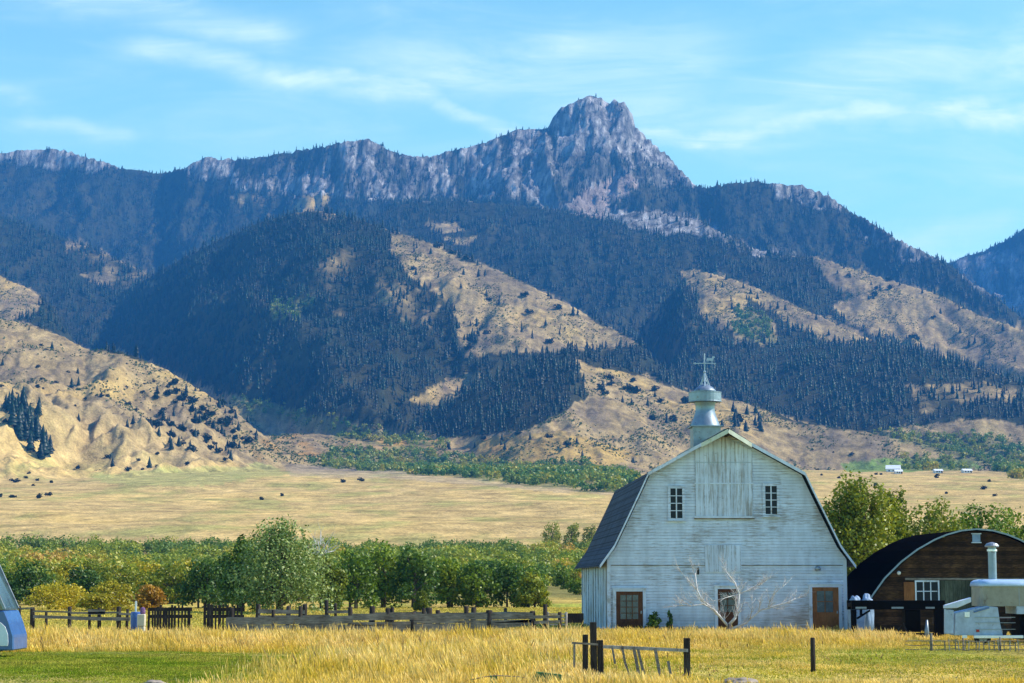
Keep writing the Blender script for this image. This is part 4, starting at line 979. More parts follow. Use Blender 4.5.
# animal figure standing on the vane: body, head, four legs
wv_.prism([(.10, 14.44), (.14, 14.58), (.40, 14.57), (.45, 14.68), (.56, 14.66), (.57, 14.60), (.50, 14.55), (.47, 14.42)], CY-.02, CY+.02)
for x in (.13, .19, .39, .44): wv_.beam((x, CY, 14.45), (x, CY, 14.29), .025, .025)
wv_.build('weather_vane', M['truckwhite'], cu)
rc_ = MB().beam((0, -.4, 10.075), (0, L+.4, 10.075), .22, .05).build('ridge_cap', M['galvd'], ro)

# ================================================================== arched plank shed
SX, SY = float(te(978, 600)[0])*97, 97.0
shed = thing('quonset_shed', 'low arched shed with black felt roof and weathered brown plank front, right of the barn', 'shed', (SX, SY, 0), 0)
hp_ = [(-5.3, -.2), (-5.3, 1.3), (-5.16, 1.77), (-4.5, 2.66), (-3.69, 3.44), (-2.9, 4.02), (-2.04, 4.5), (-1.45, 4.74), (-.75, 4.93), (0, 5.0)]
arch = hp_+[(-x, z) for x, z in hp_[::-1][1:]]
MB().prism([(x*.985, z-.06 if z > 0 else z) for x, z in arch], 0, .15).build('plank_front', M['planks'], shed)
MB().prism([(x*.985, z-.06 if z > 0 else z) for x, z in arch], 10.8, 10.95).build('back_wall', M['planks'], shed)
rf = MB()
def arch_strip(mb, pts, y0, y1, th):
    n = len(pts); out = []
    for i, (x, z) in enumerate(pts):
        a = Vector(pts[max(i-1, 0)]); b_ = Vector(pts[min(i+1, n-1)]); d = (b_-a).normalized(); nn = Vector((-d.y, d.x)); out.append((x+nn.x*th, z+nn.y*th))
    for i in range(n-1):
        (x0, z0), (x1, z1), (u0, w0), (u1, w1) = pts[i], pts[i+1], out[i], out[i+1]
        mb.add([(x0, y0, z0), (x1, y0, z1), (x1, y1, z1), (x0, y1, z0), (u0, y0, w0), (u1, y0, w1), (u1, y1, w1), (u0, y1, w0)],
               [(0, 1, 2, 3), (7, 6, 5, 4), (0, 4, 5, 1), (1, 5, 6, 2), (2, 6, 7, 3), (3, 7, 4, 0)])
    return mb
arch_strip(rf, arch[1:-1], -.18, 11.0, .06).build('roof', M['tar'], shed)
arch_strip(MB(), [(x*.995, z) for x, z in arch[1:-1]], -.24, -.185, .075).build('roof_edge', M['galv'], shed)
sl_ = lambda a, b_: (float(te(a, b_)[0])*97-SX, EYE+float(te(a, b_)[1])*97)
x0, z0 = sl_(916.5, 600.5); x1, z1 = sl_(937.5, 582)
w = MB().box(x0, x1, -.03, -.004, z0, z1).build('window', M['glass'], shed)
f = MB().box(x0-.07, x0-.002, -.09, -.004, z0-.08, z1+.08).box(x1+.002, x1+.07, -.09, -.004, z0-.08, z1+.08).box(x0, x1, -.088, -.004, z1+.002, z1+.08).box(x0, x1, -.088, -.004, z0-.08, z0-.002)
f.build('frame', M['trim'], w)
mu = MB()
for k in (1, 2): xx = x0+(x1-x0)*k/3; mu.box(xx-.025, xx+.025, -.06, -.032, z0, z1)
zz = (z0+z1)/2
for j in range(3): mu.box(x0+(x1-x0)*j/3+.027, x0+(x1-x0)*(j+1)/3-.027, -.055, -.032, zz-.022, zz+.022)
mu.build('muntin', M['trim'], w)
x0, z0 = sl_(972.3, 542); x1, z1 = sl_(980, 534.3)
v_ = MB().box(x0, x1, -.04, -.004, z0, z1).build('gable_vent', M['tarp'], shed)
MB().box(x0-.05, x1+.05, -.06, -.042, z0-.05, z0-.005).box(x0-.05, x1+.05, -.06, -.042, z1+.005, z1+.05).build('vent_trim', M['trim'], v_)
x0, z0 = sl_(905, 579); x1, _ = sl_(1060, 579)
MB().box(x0, x1, -.07, -.004, z0-.05, z0+.05).build('cross_beam', M['greyplank'], shed)
x0, z0 = sl_(941, 640); x1, z1 = sl_(972, 580.5)
MB().box(x0, x1, -.05, -.004, max(z0, 0), z1).build('sliding_door', mat_wood('grey_green_boards', (.03, .034, .022), (.07, .08, .055), (.12, .13, .10), scale=(8, 8, 1), board=.2, axis=0), shed)
x0, z0 = sl_(904, 600); x1, z1 = sl_(914.5, 582)
MB().box(x0, x1, -.04, -.004, .3, z1).build('orange_lit_planks', M['door_o'], shed)  # orange light on the planks beside the window, put into a thin panel's colour
x0, z0 = sl_(898.5, 573); MB().lathe([(.02, -.1), (.09, -.05), (.10, .04), (.02, .1)], (x0, -.1, z0), 10).build('yard_lamp', M['chrome'], shed)

# tarp covered pile and leaning sheet between the barn and the shed
t_, e_ = te(860, 600); x_ = float(t_)*95.5
bm = bmesh.new()
for dx, hh in ((-.24, .93), (.30, .97)):
    q = bmesh.ops.create_icosphere(bm, subdivisions=4, radius=1)['verts']
    for v in q:
        n_ = v.co.normalized(); f_ = 1+.2*float(perlin(n_.x*2+dx*9, n_.z*2.3+n_.y, 5))+.07*float(perlin(n_.x*7, n_.z*6+n_.y*5, 6))
        v.co = Vector((x_+dx+.34*n_.x*f_, 95.5+.36*n_.y*f_, hh+hh*abs(n_.z)**.6*(1 if n_.z > 0 else -1)*min(f_, 1.04)))
me = bpy.data.meshes.new('tarp_bundle'); bm.to_mesh(me); bm.free(); me.polygons.foreach_set('use_smooth', [True]*len(me.polygons))
tag(link('tarp_bundle', me, None, M['tarp']), 'pale blue tarp-wrapped pair of bundles squeezed between barn and shed', 'tarp bundle')
p0 = at(856.5, 626, 94); p1 = at(867.5, 608, 94)
sh = MB().beam((p0.x+.1, 94.2, 0), (p0.x+.35, 94.7, p1.z), .5, .03)
sh.build('sheet', M['galvd'], None); so_ = bpy.data.objects['sheet']; so_.name = 'metal_sheet'; tag(so_, 'grey metal sheet leaning under the black trailer beam', 'metal sheet')

# ================================================================== black gooseneck trailer
def q3(a, b_, Y): p = at(a, b_, Y); return p.x, p.z
TY = 87.0
tr_x = q3(853, 600, TY)[0]
trl = thing('gooseneck_trailer', 'black gooseneck flatbed trailer parked in front of the arched shed', 'trailer', (q3(900, 640, TY)[0], TY, 0))
ox = trl.location.x
def tbox(a, b_, c, d, y0=-.12, y1=.12):
    x0, zt_ = q3(a, b_, TY); x1, zb = q3(c, d, TY); return (x0-ox, x1-ox, y0, y1, max(zb, 0), zt_)
nb = MB().box(*tbox(851, 600.3, 944.5, 609.5)); nb.box(tbox(851, 600, 944, 600)[0], tbox(851, 600, 944.5, 600)[1], .9, 1.14, 1.32, 1.72)
nb.box(*tbox(851, 603, 856.5, 607, .125, .895)); nb.box(*tbox(938, 603, 944, 607, .125, .895))
nb.build('neck_beam', M['black'], trl, bevel=.01)
MB().box(*tbox(851, 609.7, 856.5, 638)).build('front_leg', M['black'], trl)
MB().box(*tbox(860, 609.7, 862, 616)).beam((tbox(857, 618, 857, 618)[0], 0, .95), (tbox(870, 610, 870, 610)[0], 0, 1.3), .08, .08).build('brace', M['black'], trl)
MB().box(*tbox(934, 609.7, 945, 641)).build('upright', M['black'], trl, label='broad black upright next to the white truck')
MB().box(*tbox(905, 609.7, 921, 632, .0, .7)).build('tool_box', M['black'], trl, bevel=.03)
MB().box(*tbox(897, 633, 946, 642, -.1, .2)).build('cross_member', M['black'], trl)
for a, b_ in ((855, 866), (891, 903), (925, 934)):
    MB().box(*tbox(a, 606.8, b_, 608.6, -.135, -.122)).build('reflector_plate', M['galv'], trl)
jx = q3(925.5, 620, TY)[0]-ox
MB().tube([(jx, -.2, 0), (jx, -.2, .45), (jx+.02, -.2, .9)], [.12, .10, .04], 8).build('jack_stand', M['galv'], trl, smooth=True)
dk = MB().box(tbox(945, 620, 945, 620)[0]+.0, 6.2, .3, 2.6, .82, .95)
for k in range(8): dk.box(tbox(945, 620, 945, 620)[0]+.5*k, tbox(945, 620, 945, 620)[0]+.5*k+.1, .3, 2.6, .70, .815)
dk.build('deck', M['post'], trl)
for k in range(2):
    wx = tbox(921, 620, 921, 620)[0]+3.4+k*.95
    wh = MB().tube([(wx, .35, .38), (wx, .60, .38)], .38, 20).build('wheel', M['rubber'], trl); MB().tube([(wx, .33, .38), (wx, .348, .38)], .19, 12).build('rim', M['galvd'], wh)
hx = q3(905, 625, TY)[0]-ox
MB().tube([(hx-.3, -.1, .0), (hx-.3, -.1, .5), (hx-.1, -.1, .75), (hx+.1, -.15, .3), (hx+.3, -.1, .02)], .035, 6).build('hose', M['rubber'], trl)

# ================================================================== white truck with camper shell and stovepipe
KY = 80.0
trk = thing('camper_truck', 'old pale truck carrying a cream camper shell with tall stovepipe at the right edge', 'truck', (q3(1000, 640, KY)[0], KY, 0))
ox2 = trk.location.x
def kp(a, b_): x, z = q3(a, b_, KY); return (x-ox2, z)
MB().prism([kp(954.5, 635.5), kp(1003, 635.5), kp(1000, 622), kp(998, 607), kp(986, 606), kp(955, 613)], .0, 1.0).build('body', M['truckwhite'], trk, bevel=.03)
MB().prism([kp(944.5, 608.5), kp(944.5, 605.2), kp(971, 597.2), kp(971, 602), kp(957, 608)], -.06, .25).build('bonnet', M['trim'], trk, bevel=.02)
MB().prism([kp(944.7, 634), kp(953.5, 634), kp(953.8, 610), kp(944.7, 609)], -.02, .15).build('corner_panel', M['truckwhite'], trk, bevel=.02)
MB().box(kp(956, 0)[0], kp(1003.5, 0)[0], -.16, -.01, kp(0, 638.2)[1], kp(0, 635.2)[1]).build('bumper', M['chrome'], trk, bevel=.01)
MB().box(kp(945, 0)[0], kp(949.5, 0)[0], -.12, -.03, kp(0, 638)[1], kp(0, 635)[1]).build('tail_bumper', M['chrome'], trk)
MB().box(kp(948, 0)[0], kp(953, 0)[0], -.05, -.022, kp(0, 617)[1], kp(0, 612)[1]).build('lamp_lens', M['chrome'], trk)
sm_ = MB()
for yq in (617, 622.5, 629): sm_.box(kp(958, 0)[0], kp(997, 0)[0], -.02, -.002, kp(0, yq+.5)[1], kp(0, yq)[1])
sm_.build('body_moulding', M['galvd'], trk)
MB().beam((kp(957, 0)[0], -.02, kp(0, 612)[1]), (kp(972, 0)[0], -.02, kp(0, 607.5)[1]), .05, .07).build('bed_rail', M['bluepaint'], trk)
# shell: rounded footprint
x0 = kp(982.5, 600)[0]; xc = kp(992, 600)[0]; x1 = kp(1085, 600)[0]
foot = [(x0, .55), (x0, .42)]+[(xc-.02+.32*(1-math.cos(q))-.32+.3*math.sin(q)*0, .32*(1-math.sin(q))) for q in np.linspace(.1, math.pi/2, 6)]+[(x1, 0), (x1, 1.9), (x0, 1.9)]
def loft(levels):
    mb = MB(); cx = (x0+x1)/2; cy = .95; vs = []; n = len(foot)
    for sc_, z in levels: vs += [(cx+(x-cx)+(sc_ if x < cx else -sc_), y+(sc_ if y < cy else -sc_), z) for x, y in foot]
    fs = [tuple(range(n-1, -1, -1)), tuple((len(levels)-1)*n+k for k in range(n))]
    for i in range(len(levels)-1): fs += [(i*n+k, i*n+(k+1) % n, (i+1)*n+(k+1) % n, (i+1)*n+k) for k in range(n)]
    return mb.add(vs, fs)
zt_ = kp(0, 579.3)[1]; zb = kp(0, 606.3)[1]; zr = kp(0, 586.5)[1]
shl = loft([(0, zb), (0, zr-.005)]).build('camper_shell', M['camper'], trk)
loft([(-.04, zr), (-.05, zr+.06), (-.02, zr+.17), (.06, zt_-.05), (.22, zt_)]).build('shell_roof', M['camperroof'], shl, smooth=True)
MB().box(kp(998.5, 0)[0], x1, -.01, 1.8, kp(0, 614)[1], zb-.004).build('shell_skirt', M['truckwhite'], shl)
sm2 = MB()
for a in (1001, 1019): sm2.box(kp(a, 0)[0], kp(a, 0)[0]+.03, -.012, -.002, zb+.03, zr-.03)
sm2.build('panel_seam', M['galvd'], shl)
MB().box(kp(959, 0)[0], kp(962, 0)[0], -.03, -.002, kp(0, 632)[1], kp(0, 629.5)[1]).build('tail_lamp', M['red'], trk)
MB().box(kp(1008, 0)[0], kp(1030, 0)[0], -.03, -.003+.0, zb+.25, zb+.55).build('side_hatch', M['camper'], shl)
px_ = kp(997, 560)[0]
pipe = MB().tube([(px_, .8, zt_-.05), (px_, .8, kp(0, 546)[1])], .165, 16).build('stovepipe', M['galv'], trk, smooth=False)
MB().lathe([(.27, -.05), (.29, 0), (.22, .09), (.03, .15)], (px_, .8, kp(0, 545.5)[1]), 16).build('rain_cap', M['galvd'], pipe)
MB().tube([(px_, .8, kp(0, 551)[1]), (px_, .8, kp(0, 549)[1])], .20, 16).build('pipe_collar', M['chrome'], pipe)
MB().box(kp(1003, 0)[0]+.02, x1, .35, 1.7, .25, kp(0, 614.2)[1]-.02).build('chassis', M['black'], trk)
wx = kp(1021, 0)[0]
wh = MB().tube([(wx, -.02, .40), (wx, .26, .40)], .40, 24).build('wheel', M['rubber'], trk, bevel=.02); MB().tube([(wx, -.04, .40), (wx, -.022, .40)], .21, 16).build('rim', M['galvd'], wh)
wx = kp(966, 0)[0]
wh = MB().tube([(wx, .1, .32), (wx, .3, .32)], .32, 24).build('wheel', M['rubber'], trk); MB().tube([(wx, .08, .32), (wx, .098, .32)], .17, 16).build('rim', M['galvd'], wh)

# ================================================================== camper van at the left edge
VY = 67.0
van = thing('camper_van', 'blue and white van cut off by the left edge, standing on the lawn', 'van', (q3(-20, 657, VY)[0], VY, 0))
ox3 = van.location.x
def vp(a, b_): x, z = q3(a, b_, VY); return (x-ox3, z)
MB().prism([vp(-135, 610.5), vp(4.5, 610.5), vp(9, 621), vp(13.5, 636), vp(13.5, 650.5), vp(-135, 650.5)], 0, 1.9).build('body', M['bluepaint'], van, bevel=.04)
MB().prism([vp(-135, 558), vp(-20, 558), vp(3.5, 608), vp(4.2, 610), vp(-135, 610)], .05, 1.85).build('cab_glass', M['carglass'], van)
for yq in (.03, 1.87):
    MB().beam((vp(-19.5, 556)[0], yq, vp(0, 556)[1]), (vp(4.3, 608)[0], yq, vp(0, 609)[1]), .09, .08).build('windscreen_pillar', M['galvd'], van)
MB().box(vp(-37, 0)[0], vp(-34, 0)[0], .0, .04, vp(0, 608)[1], vp(0, 559)[1]).build('door_pillar', M['galvd'], van)
MB().box(vp(-135, 0)[0], vp(-19, 0)[0], 0, 1.9, vp(0, 557.6)[1], vp(0, 551)[1]).build('roof', M['whitepaint'], van, bevel=.04)
MB().box(vp(-135, 0)[0], vp(4, 0)[0], -.03, -.003, vp(0, 611.3)[1], vp(0, 609.7)[1]).build('belt_line', M['whitepaint'], van)
arc = [vp(8.5, 642), vp(8, 634), vp(5.5, 627), vp(1, 622.5), vp(-4, 621), vp(-80, 621), vp(-80, 646), vp(8, 646)]
MB().prism(arc, -.025, -.003).build('door_panel', M['whitepaint'], van, bevel=.008)
MB().box(vp(5.6, 0)[0], vp(7.6, 0)[0], -.05, -.027, vp(0, 637)[1], vp(0, 632)[1]).build('door_handle', M['black'], van)
MB().box(vp(2.5, 0)[0], vp(8.5, 0)[0], -.22, -.04, vp(0, 601)[1], vp(0, 595)[1]).build('wing_mirror', M['black'], van, bevel=.03)
fx = vp(13.5, 0)[0]
for ya, yb in ((-.04, .45), (1.35, 1.92)):
    MB().box(fx-.10 if ya < 0 else fx+.003, fx+.09, ya, yb, .22, .62).build('bumper_end', M['whitepaint'], van, bevel=.03)
MB().box(fx+.003, fx+.07, .46, 1.34, .24, .58).build('bumper', M['galvd'], van, bevel=.02)
MB().box(fx+.071, fx+.09, .55, .80, .30, .46).build('marker_lamp', M['red'], van)
for yq in (.32, 1.55):
    MB().tube([(fx-.02, yq, .83), (fx+.03, yq, .83)], .13, 16).build('headlamp', M['chrome'], van)
MB().box(fx-.02, fx+.02, .55, 1.32, .72, .95).build('grille', M['black'], van)
MB().box(vp(-118, 0)[0], vp(10, 0)[0], .2, 1.7, .2, vp(0, 651)[1]).build('chassis', M['black'], van)
for a in (-4, -100):
    wx = vp(a, 0)[0]; wh = MB().tube([(wx, -.035, .33), (wx, .2, .33)], .33, 24).build('wheel', M['rubber'], van); MB().tube([(wx, -.05, .33), (wx, -.037, .33)], .18, 16).build('rim', M['galvd'], wh)

# ================================================================== fences
def jit(a): return rnd.uniform(-a, a)
def post_mesh(x, y, z0, z1, w, lean=0, mb=None):
    mb = mb or MB(); h = z1-z0
    return mb.tube([(x, y, z0-.25), (x+lean*.5, y, z0+h*.5), (x+lean, y, z1-.02), (x+lean, y, z1)], [w*.52, w*.5, w*.47, w*.30], 7)
def fence(name, label, Y, posts, rails, mats=('post', 'greyplank'), Yf=None):
    """posts: (px, top py, width px[, bottom py]); rails: (px0, py0, px1, py1, thickness px)"""
    k = posts[0]; Yf = Yf or (lambda a: Y)
    o0 = at(k[0], 600, Yf(k[0])); root = thing(name, label, 'fence', (o0.x, o0.y, 0))
    for p in posts:
        yq = Yf(p[0]); q = at(p[0], p[1], yq); x = q.x-o0.x; y = yq-o0.y
        post_mesh(x, y, 0, q.z, p[2]*yq/F, jit(.04)).build('post', M[mats[0]], root, smooth=True)
    for (a, b_, c, d, th) in rails:
        p = at(a, b_, Yf(a)-.1); q = at(c, d, Yf(c)-.1)
        mb = MB(); o = Vector((o0.x, o0.y, 0)); mid = p.lerp(q, .5)+Vector((0, 0, -.02*(q-p).length*.2)); h = th*Y/F
        mb.beam(p-o, mid-o, .045, h).beam(mid-o, q-o, .045, h*.96); mb.build('rail', M[mats[1]], root)
    return root
fence('plank_corral_fence', 'long weathered plank corral fence running from the silvery tree to the barn side', 93,
      [(232,608,4),(300,606,4),(351,607,5),(412,612,6),(424,608,4),(467,606,5),(489,610,7),(533,611,6),(545,604,4.5),(560,612,4),(273,610,3.5)],
      [(226,621,300,620.5,7.5),(300,620.5,352,619.5,8),(352,617,412,616.5,6.5),(412,617,470,616.5,6.5),(470,616.5,533,616,6),(352,624,412,623,3.5),(412,628,490,627.5,9),(300,628,412,628.5,8),(226,628,300,628,6),
       (490,626,533,622,6),(533,617,560,616.5,3),(533,622.5,560,621.5,3), (412,621.5,533,621,3)])
fence('rear_corral_fence', 'broken rear corral fence of stubby dark posts behind the long plank fence', 101,
      [(372,606,6),(388,608,6),(393,607,3.5),(429,607.5,7),(438,610,5),(473,607,5.5),(506,608,3.5),(336,603,3),(415,611,4),(447,612,4),(327,600,4),(305,604,5),(258,604,5),(288,606,5)],
      [(372,614,430,613,3),(440,614,506,613,2.5),(506,613,535,613.5,2.5),(327,612,352,611.5,3),(258,611,305,612,4),(258,617,330,616,3)])
fence('low_post_fence', 'low post and rail fence in front of the rounded yellow shrub at far left', 99,
      [(20,606,2.5),(33,607,5),(47,611,3),(70,606.5,4),(90,610,3),(100,608,4),(119,606.5,5),(127,609,3)],
      [(16,608.5,33,608,1.6),(33,611,70,612,1.6),(33,616.5,70,617.5,3),(70,613,119,612.5,1.8),(70,618,130,619,3.5),(88,612,105,612,5),(119,614,133,614,2)])
def pickets(label, p0, p1, Y, gap, tops):
    o0 = at((p0+p1)/2, 600, Y); root = thing('picket_panel', label, 'fence panel', (o0.x, Y, 0)); a = p0; k = 0
    while a < p1:
        q = at(a, tops+jit(2.2), Y); w = (2.4+jit(.9))*Y/F
        MB().box(q.x-o0.x-w/2, q.x-o0.x+w/2, -.02, .02, 0, q.z).build('picket', M['post'], root); a += gap*(1+jit(.28))
    for yq in (609, 616):
        q0 = at(p0-1, yq, Y); q1 = at(p1+1, yq, Y); MB().box(q0.x-o0.x, q1.x-o0.x, .025, .07, q0.z-.10, q0.z+.06).build('rail', M['post'], root)
pickets('dark picket panel left of the gap under the dark green bush', 149, 191, 97, 3.1, 606.5)
pickets('dark picket panel right of the gap, beside the tall silvery tree', 205, 243, 96, 3.4, 605.5)
fence('slatted_side_gate', 'small pale slatted gate between the corral and the left side of the barn', 96,
      [(548,612,2.2),(566,612,2.5)], [(548,614,566,614,1.3),(548,617.5,566,617.5,1.3),(548,621,566,621,1.3),(548,624.5,566,624.5,1.3)], ('palepost', 'palepost'))
b0_ = at(576, 620, 97.5)
fb = thing('feed_bunk', 'dark wooden feed bunk against the left side of the barn', 'feed bunk', (b0_.x, 97.5, 0))
MB().box(-.55, .36, -.3, .3, .55, .62).box(-.55, .36, -.3, -.25, .625, 1.0).box(-.55, .36, .25, .3, .625, 1.0).box(-.55, -.50, -.245, .245, .625, 1.0).box(.31, .36, -.245, .245, .625, 1.0).build('trough', M['post'], fb)
for x in (-.5, .3):
    for y in (-.25, .25): MB().box(x-.04, x+.04, y-.04, y+.04, 0, .548).build('leg', M['post'], fb)
# sagging gate in front
GY = 53.0
gx0 = at(640, 650, GY)
gt_ = thing('sagging_fence', 'sagging one-rail fence with leaning slats in the tall grass in front of the barn', 'fence', (gx0.x, GY, 0))
def g(a, b_, dy=0): p = at(a, b_, GY+dy); return Vector((p.x-gx0.x, dy, p.z))
for (a, b_, w, nm) in ((594, 622, 6.5, 'tall_post'), (585, 634.5, 5.5, 'post'), (601, 640, 6, 'post'), (686.8, 638, 6.2, 'end_post')):
    q = g(a, b_); z = q.z; ww = w*GY/F
    mb = MB().beam((q.x, 0, -.2), (q.x+jit(.03), 0, z), ww, ww); mb.build(nm, M['post'], gt_, bevel=.012)
MB().beam(g(603, 646.7, -.12), g(645, 648.5, -.12), .09, .085).beam(g(645, 648.5, -.12), g(688, 650.5, -.12), .085, .08).build('rail', M['palepost'], gt_)
MB().beam(g(572, 642.8, -.12), g(598, 644.5, -.12), .04, .05).build('short_rail', M['greyplank'], gt_)
for (a, b_, c, d, w) in ((622, 646, 626, 660, 2.2), (621.5, 647, 630, 672, 1.8), (633.5, 647, 639, 668, 3), (638, 649, 644, 668, 2.6), (655, 648, 661, 683, 3), (668, 661, 672, 684, 2.6), (612, 646, 615, 656, 2), (574.5, 644, 574, 660, 2)):
    p, q = g(a, b_, -.2), g(c, d, -.25); MB().beam(p, Vector((q.x, q.y, max(q.z-.2, .0))), w*GY/F, .03).build('slat', M['greyplank'], gt_)
MB().tube([g(688, 672, .1), g(682, 676, .1), g(678, 684, .1)], .03, 6).build('prop', M['palepost'], gt_)
q = at(812.5, 637.5, 58); o = post_mesh(0, 0, 0, q.z, 5*58/F).build('fence_post', M['post'], None, smooth=True); o.location = (q.x, 58, 0)
tag(o, 'single dark wooden post standing alone in the grass below the orange-brown door', 'post')
# wire fence at right
wf = thing('wire_fence', 'sagging wire fence with thin pickets in front of the white truck', 'fence', (at(931, 650, 74).x, 74, 0)); o0 = wf.location
for a, b_, w in ((931, 633, 2.6), (963, 638, 1.6), (1000, 637, 1.8), (1040, 636, 2)):
    q = at(a, b_, 74); post_mesh(q.x-o0.x, 0, 0, q.z, w*74/F*1.1).build('post', M['greyplank'], wf, smooth=True)
for yq in (641, 645, 649.5):
    mb = MB(); pts = [Vector((at(a, yq+jit(.7), 74).x-o0.x, -.06, at(a, yq+jit(.7), 74).z)) for a in range(905, 1060, 10)]
    mb.tube(pts, .014, 5).build('wire', M['wire'], wf)
for a in range(944, 1050, 5):
    q = at(a+jit(1.2), 640.5+jit(1.5), 74); MB().beam((q.x-o0.x, -.09, 0), (q.x-o0.x+jit(.05), -.09, q.z), .03, .03).build('stake', M['palepost' if a % 2 else 'greyplank'], wf)

# ================================================================== clutter by the pickets
def place(o, a, Y, label, cat, z=0): o.location = (at(a, 620, Y).x, Y, z); return tag(o, label, cat)
place(MB().box(-.04, .04, -.04, .04, 0, at(0, 601, 95).z).build('white_stake', M['chrome'], None), 135.6, 95, 'bright white stake standing at the left end of the picket panels', 'stake')
pl2 = thing('plastic_barrel', 'blue plastic barrel just left of the picket panel', 'barrel', (at(135.5, 620, 94.5).x, 94.5, 0))
MB().lathe([(.20, .0), (.23, .1), (.24, .55), (.22, .78), (.2, .80)], (0, 0, .32), 16).build('drum', M['blueplastic'], pl2, smooth=False)
MB().box(-.25, .2, -.2, .2, 0, .31).build('block', M['cream'], pl2)
cr = MB().box(-.19, .19, -.18, .18, .0, .22).box(-.17, .17, -.16, .16, .225, .45).box(-.18, .18, -.17, .17, .455, 1.02)
place(cr.build('feed_sacks', M['cream'], None, bevel=.03), 141.5, 94, 'cream feed sacks stacked beside the blue barrel', 'sack')
place(MB().lathe([(.10, 1.02), (.13, 1.1), (.11, 1.3), (.03, 1.34)], (0, 0, 0), 10).build('cloth_bundle', M['purple'], None), 142.6, 94, 'faded purple bundle on top of the cream feed sacks', 'bundle')
# stones and the green boards at the lower edge
def stone(a, Y, w, h, seed, label):
    bm = bmesh.new(); bmesh.ops.create_icosphere(bm, subdivisions=4, radius=1)
    for v in bm.verts:
        n_ = v.co.normalized(); f_ = 1+.22*float(perlin(n_.x*1.6+seed, n_.y*1.6+n_.z*1.3, seed))+.06*float(perlin(n_.x*6, n_.y*6+n_.z*5, seed+1)); v.co = Vector((n_.x*w*f_, n_.y*w*.7*f_, n_.z*h*f_))
    me = bpy.data.meshes.new('field_stone'); bm.to_mesh(me); bm.free(); me.polygons.foreach_set('use_smooth', [True]*len(me.polygons))
    o = link('field_stone', me, None, M['stone']); o.location = (at(a, 650, Y).x, Y, h*.35); tag(o, label, 'stone'); return o
stone(740, 50.2, .44, .15, 3, 'rounded pale stone at the bottom edge below the bare tree')
stone(155, 50.3, .28, .10, 7, 'small flat pale stone on the lawn at lower left')
g1 = thing('green_stake_post', 'short chipped green post trailing wire at the bottom edge', 'post', (at(494, 680, 48.5).x, 48.5, 0))
MB().box(-.10, .10, -.05, .05, 0, at(0, 675.5, 48.5).z).build('board', M['greenpaint'], g1, bevel=.01)
MB().tube([(-.95, 0, .05), (-.6, 0, .22), (-.2, 0, .30), (.05, -.06, .33), (.6, 0, .30), (1.1, 0, .20)], .014, 5).build('wire', M['wire'], g1)
g2 = MB().box(-.30, .32, -.12, -.08, 0, .42).box(-.30, -.26, -.075, .3, 0, .40).box(.28, .32, -.075, .3, 0, .36).box(-.25, .27, .26, .30, 0, .38)
o = g2.build('green_board_box', M['greenpaint'], None, bevel=.01); o.location = (at(547, 680, 48).x, 48, 0); o.rotation_euler = (0, R(6), R(-8))
tag(o, 'low chipped green wooden box at the bottom edge, right of the wired post', 'box')

# ================================================================== bare trees
def twig(mb, p, d, ln, r0, depth, r, spread=.55):
    pts = [p]; dd = d.normalized(); n = 4
    for i in range(n):
        dd = (dd+Vector((r.uniform(-1, 1), r.uniform(-1, 1)*.7, r.uniform(-.6, .8)))*.2).normalized(); pts.append(pts[-1]+dd*ln/n)
    mb.tube(pts, [r0, r0*.85, r0*.7, r0*.5, r0*.28], 5)
    if depth:
        for i in range(1, n+1):
            for q in range(2 if depth > 1 else 1):
                a = (dd+Vector((r.uniform(-1, 1), r.uniform(-1, 1), r.uniform(-.5, 1)))*spread*1.3).normalized()
                twig(mb, pts[i], a, ln*r.uniform(.35, .6), r0*.5, depth-1, r, spread)
def limb(mb, path, r0, r1, depth, r, sub=.55):
    n = len(path); rr = [r0+(r1-r0)*i/(n-1) for i in range(n)]; mb.tube(path, rr, 7)
    for i in range(1, n):
        for q in range(3):
            d = (Vector(path[i])-Vector(path[i-1])).normalized()
            a = (d+Vector((r.uniform(-1, 1), r.uniform(-1, 1), r.uniform(-.4, 1)))*.75).normalized()
            twig(mb, Vector(path[i]).lerp(Vector(path[i-1]), r.random()*.5), a, sub*r.uniform(.5, 1.4), max(.013, rr[i]*.38), depth, r)
DY = 95.5
dt = thing('dead_tree', 'small bleached leafless tree spreading in front of the middle barn door', 'tree', (at(729, 640, DY).x, DY, 0)); dx0 = dt.location.x
def dq(a, b_, dy=0): p = at(a, b_, DY+dy); return Vector((p.x-dx0, dy, p.z))
r_ = random.Random(5)
MB().tube([(0, 0, -.2), dq(728.5, 635), dq(729.5, 624)], [.15, .12, .10], 8).build('trunk', M['bark'], dt, smooth=True)
lm = MB()
limb(lm, [dq(729, 627), dq(722, 619), dq(713, 609, -.3), dq(702, 600, -.4), (dq(697, 590, -.4)), dq(695, 573, -.4)], .07, .028, 2, r_, .6)
limb(lm, [dq(713, 609, -.3), dq(703, 604, -.6), dq(690, 606, -.8), dq(681, 605, -.8)], .035, .016, 2, r_, .6)
limb(lm, [dq(729, 625), dq(735, 618), dq(738, 605, .2), dq(739, 594, .2), dq(735, 583, .2), dq(726, 572, .2)], .08, .026, 2, r_, .6)
limb(lm, [dq(739, 594, .2), dq(748, 590, .4), dq(757, 585, .5), dq(762, 584, .5)], .03, .016, 2, r_, .6)
limb(lm, [dq(739, 594, .2), dq(725, 598, -.1), dq(712, 601, -.2)], .025, .01, 1, r_, .4)
limb(lm, [dq(730, 630), dq(745, 623, .2), dq(760, 610, .4), dq(772, 607, .4), dq(785, 603, .4), dq(800, 597, .5)], .07, .02, 2, r_, .6)
limb(lm, [dq(768, 608, .4), dq(771, 598, .3), dq(776, 592, .2), dq(786, 584, .2)], .022, .008, 1, r_, .5)
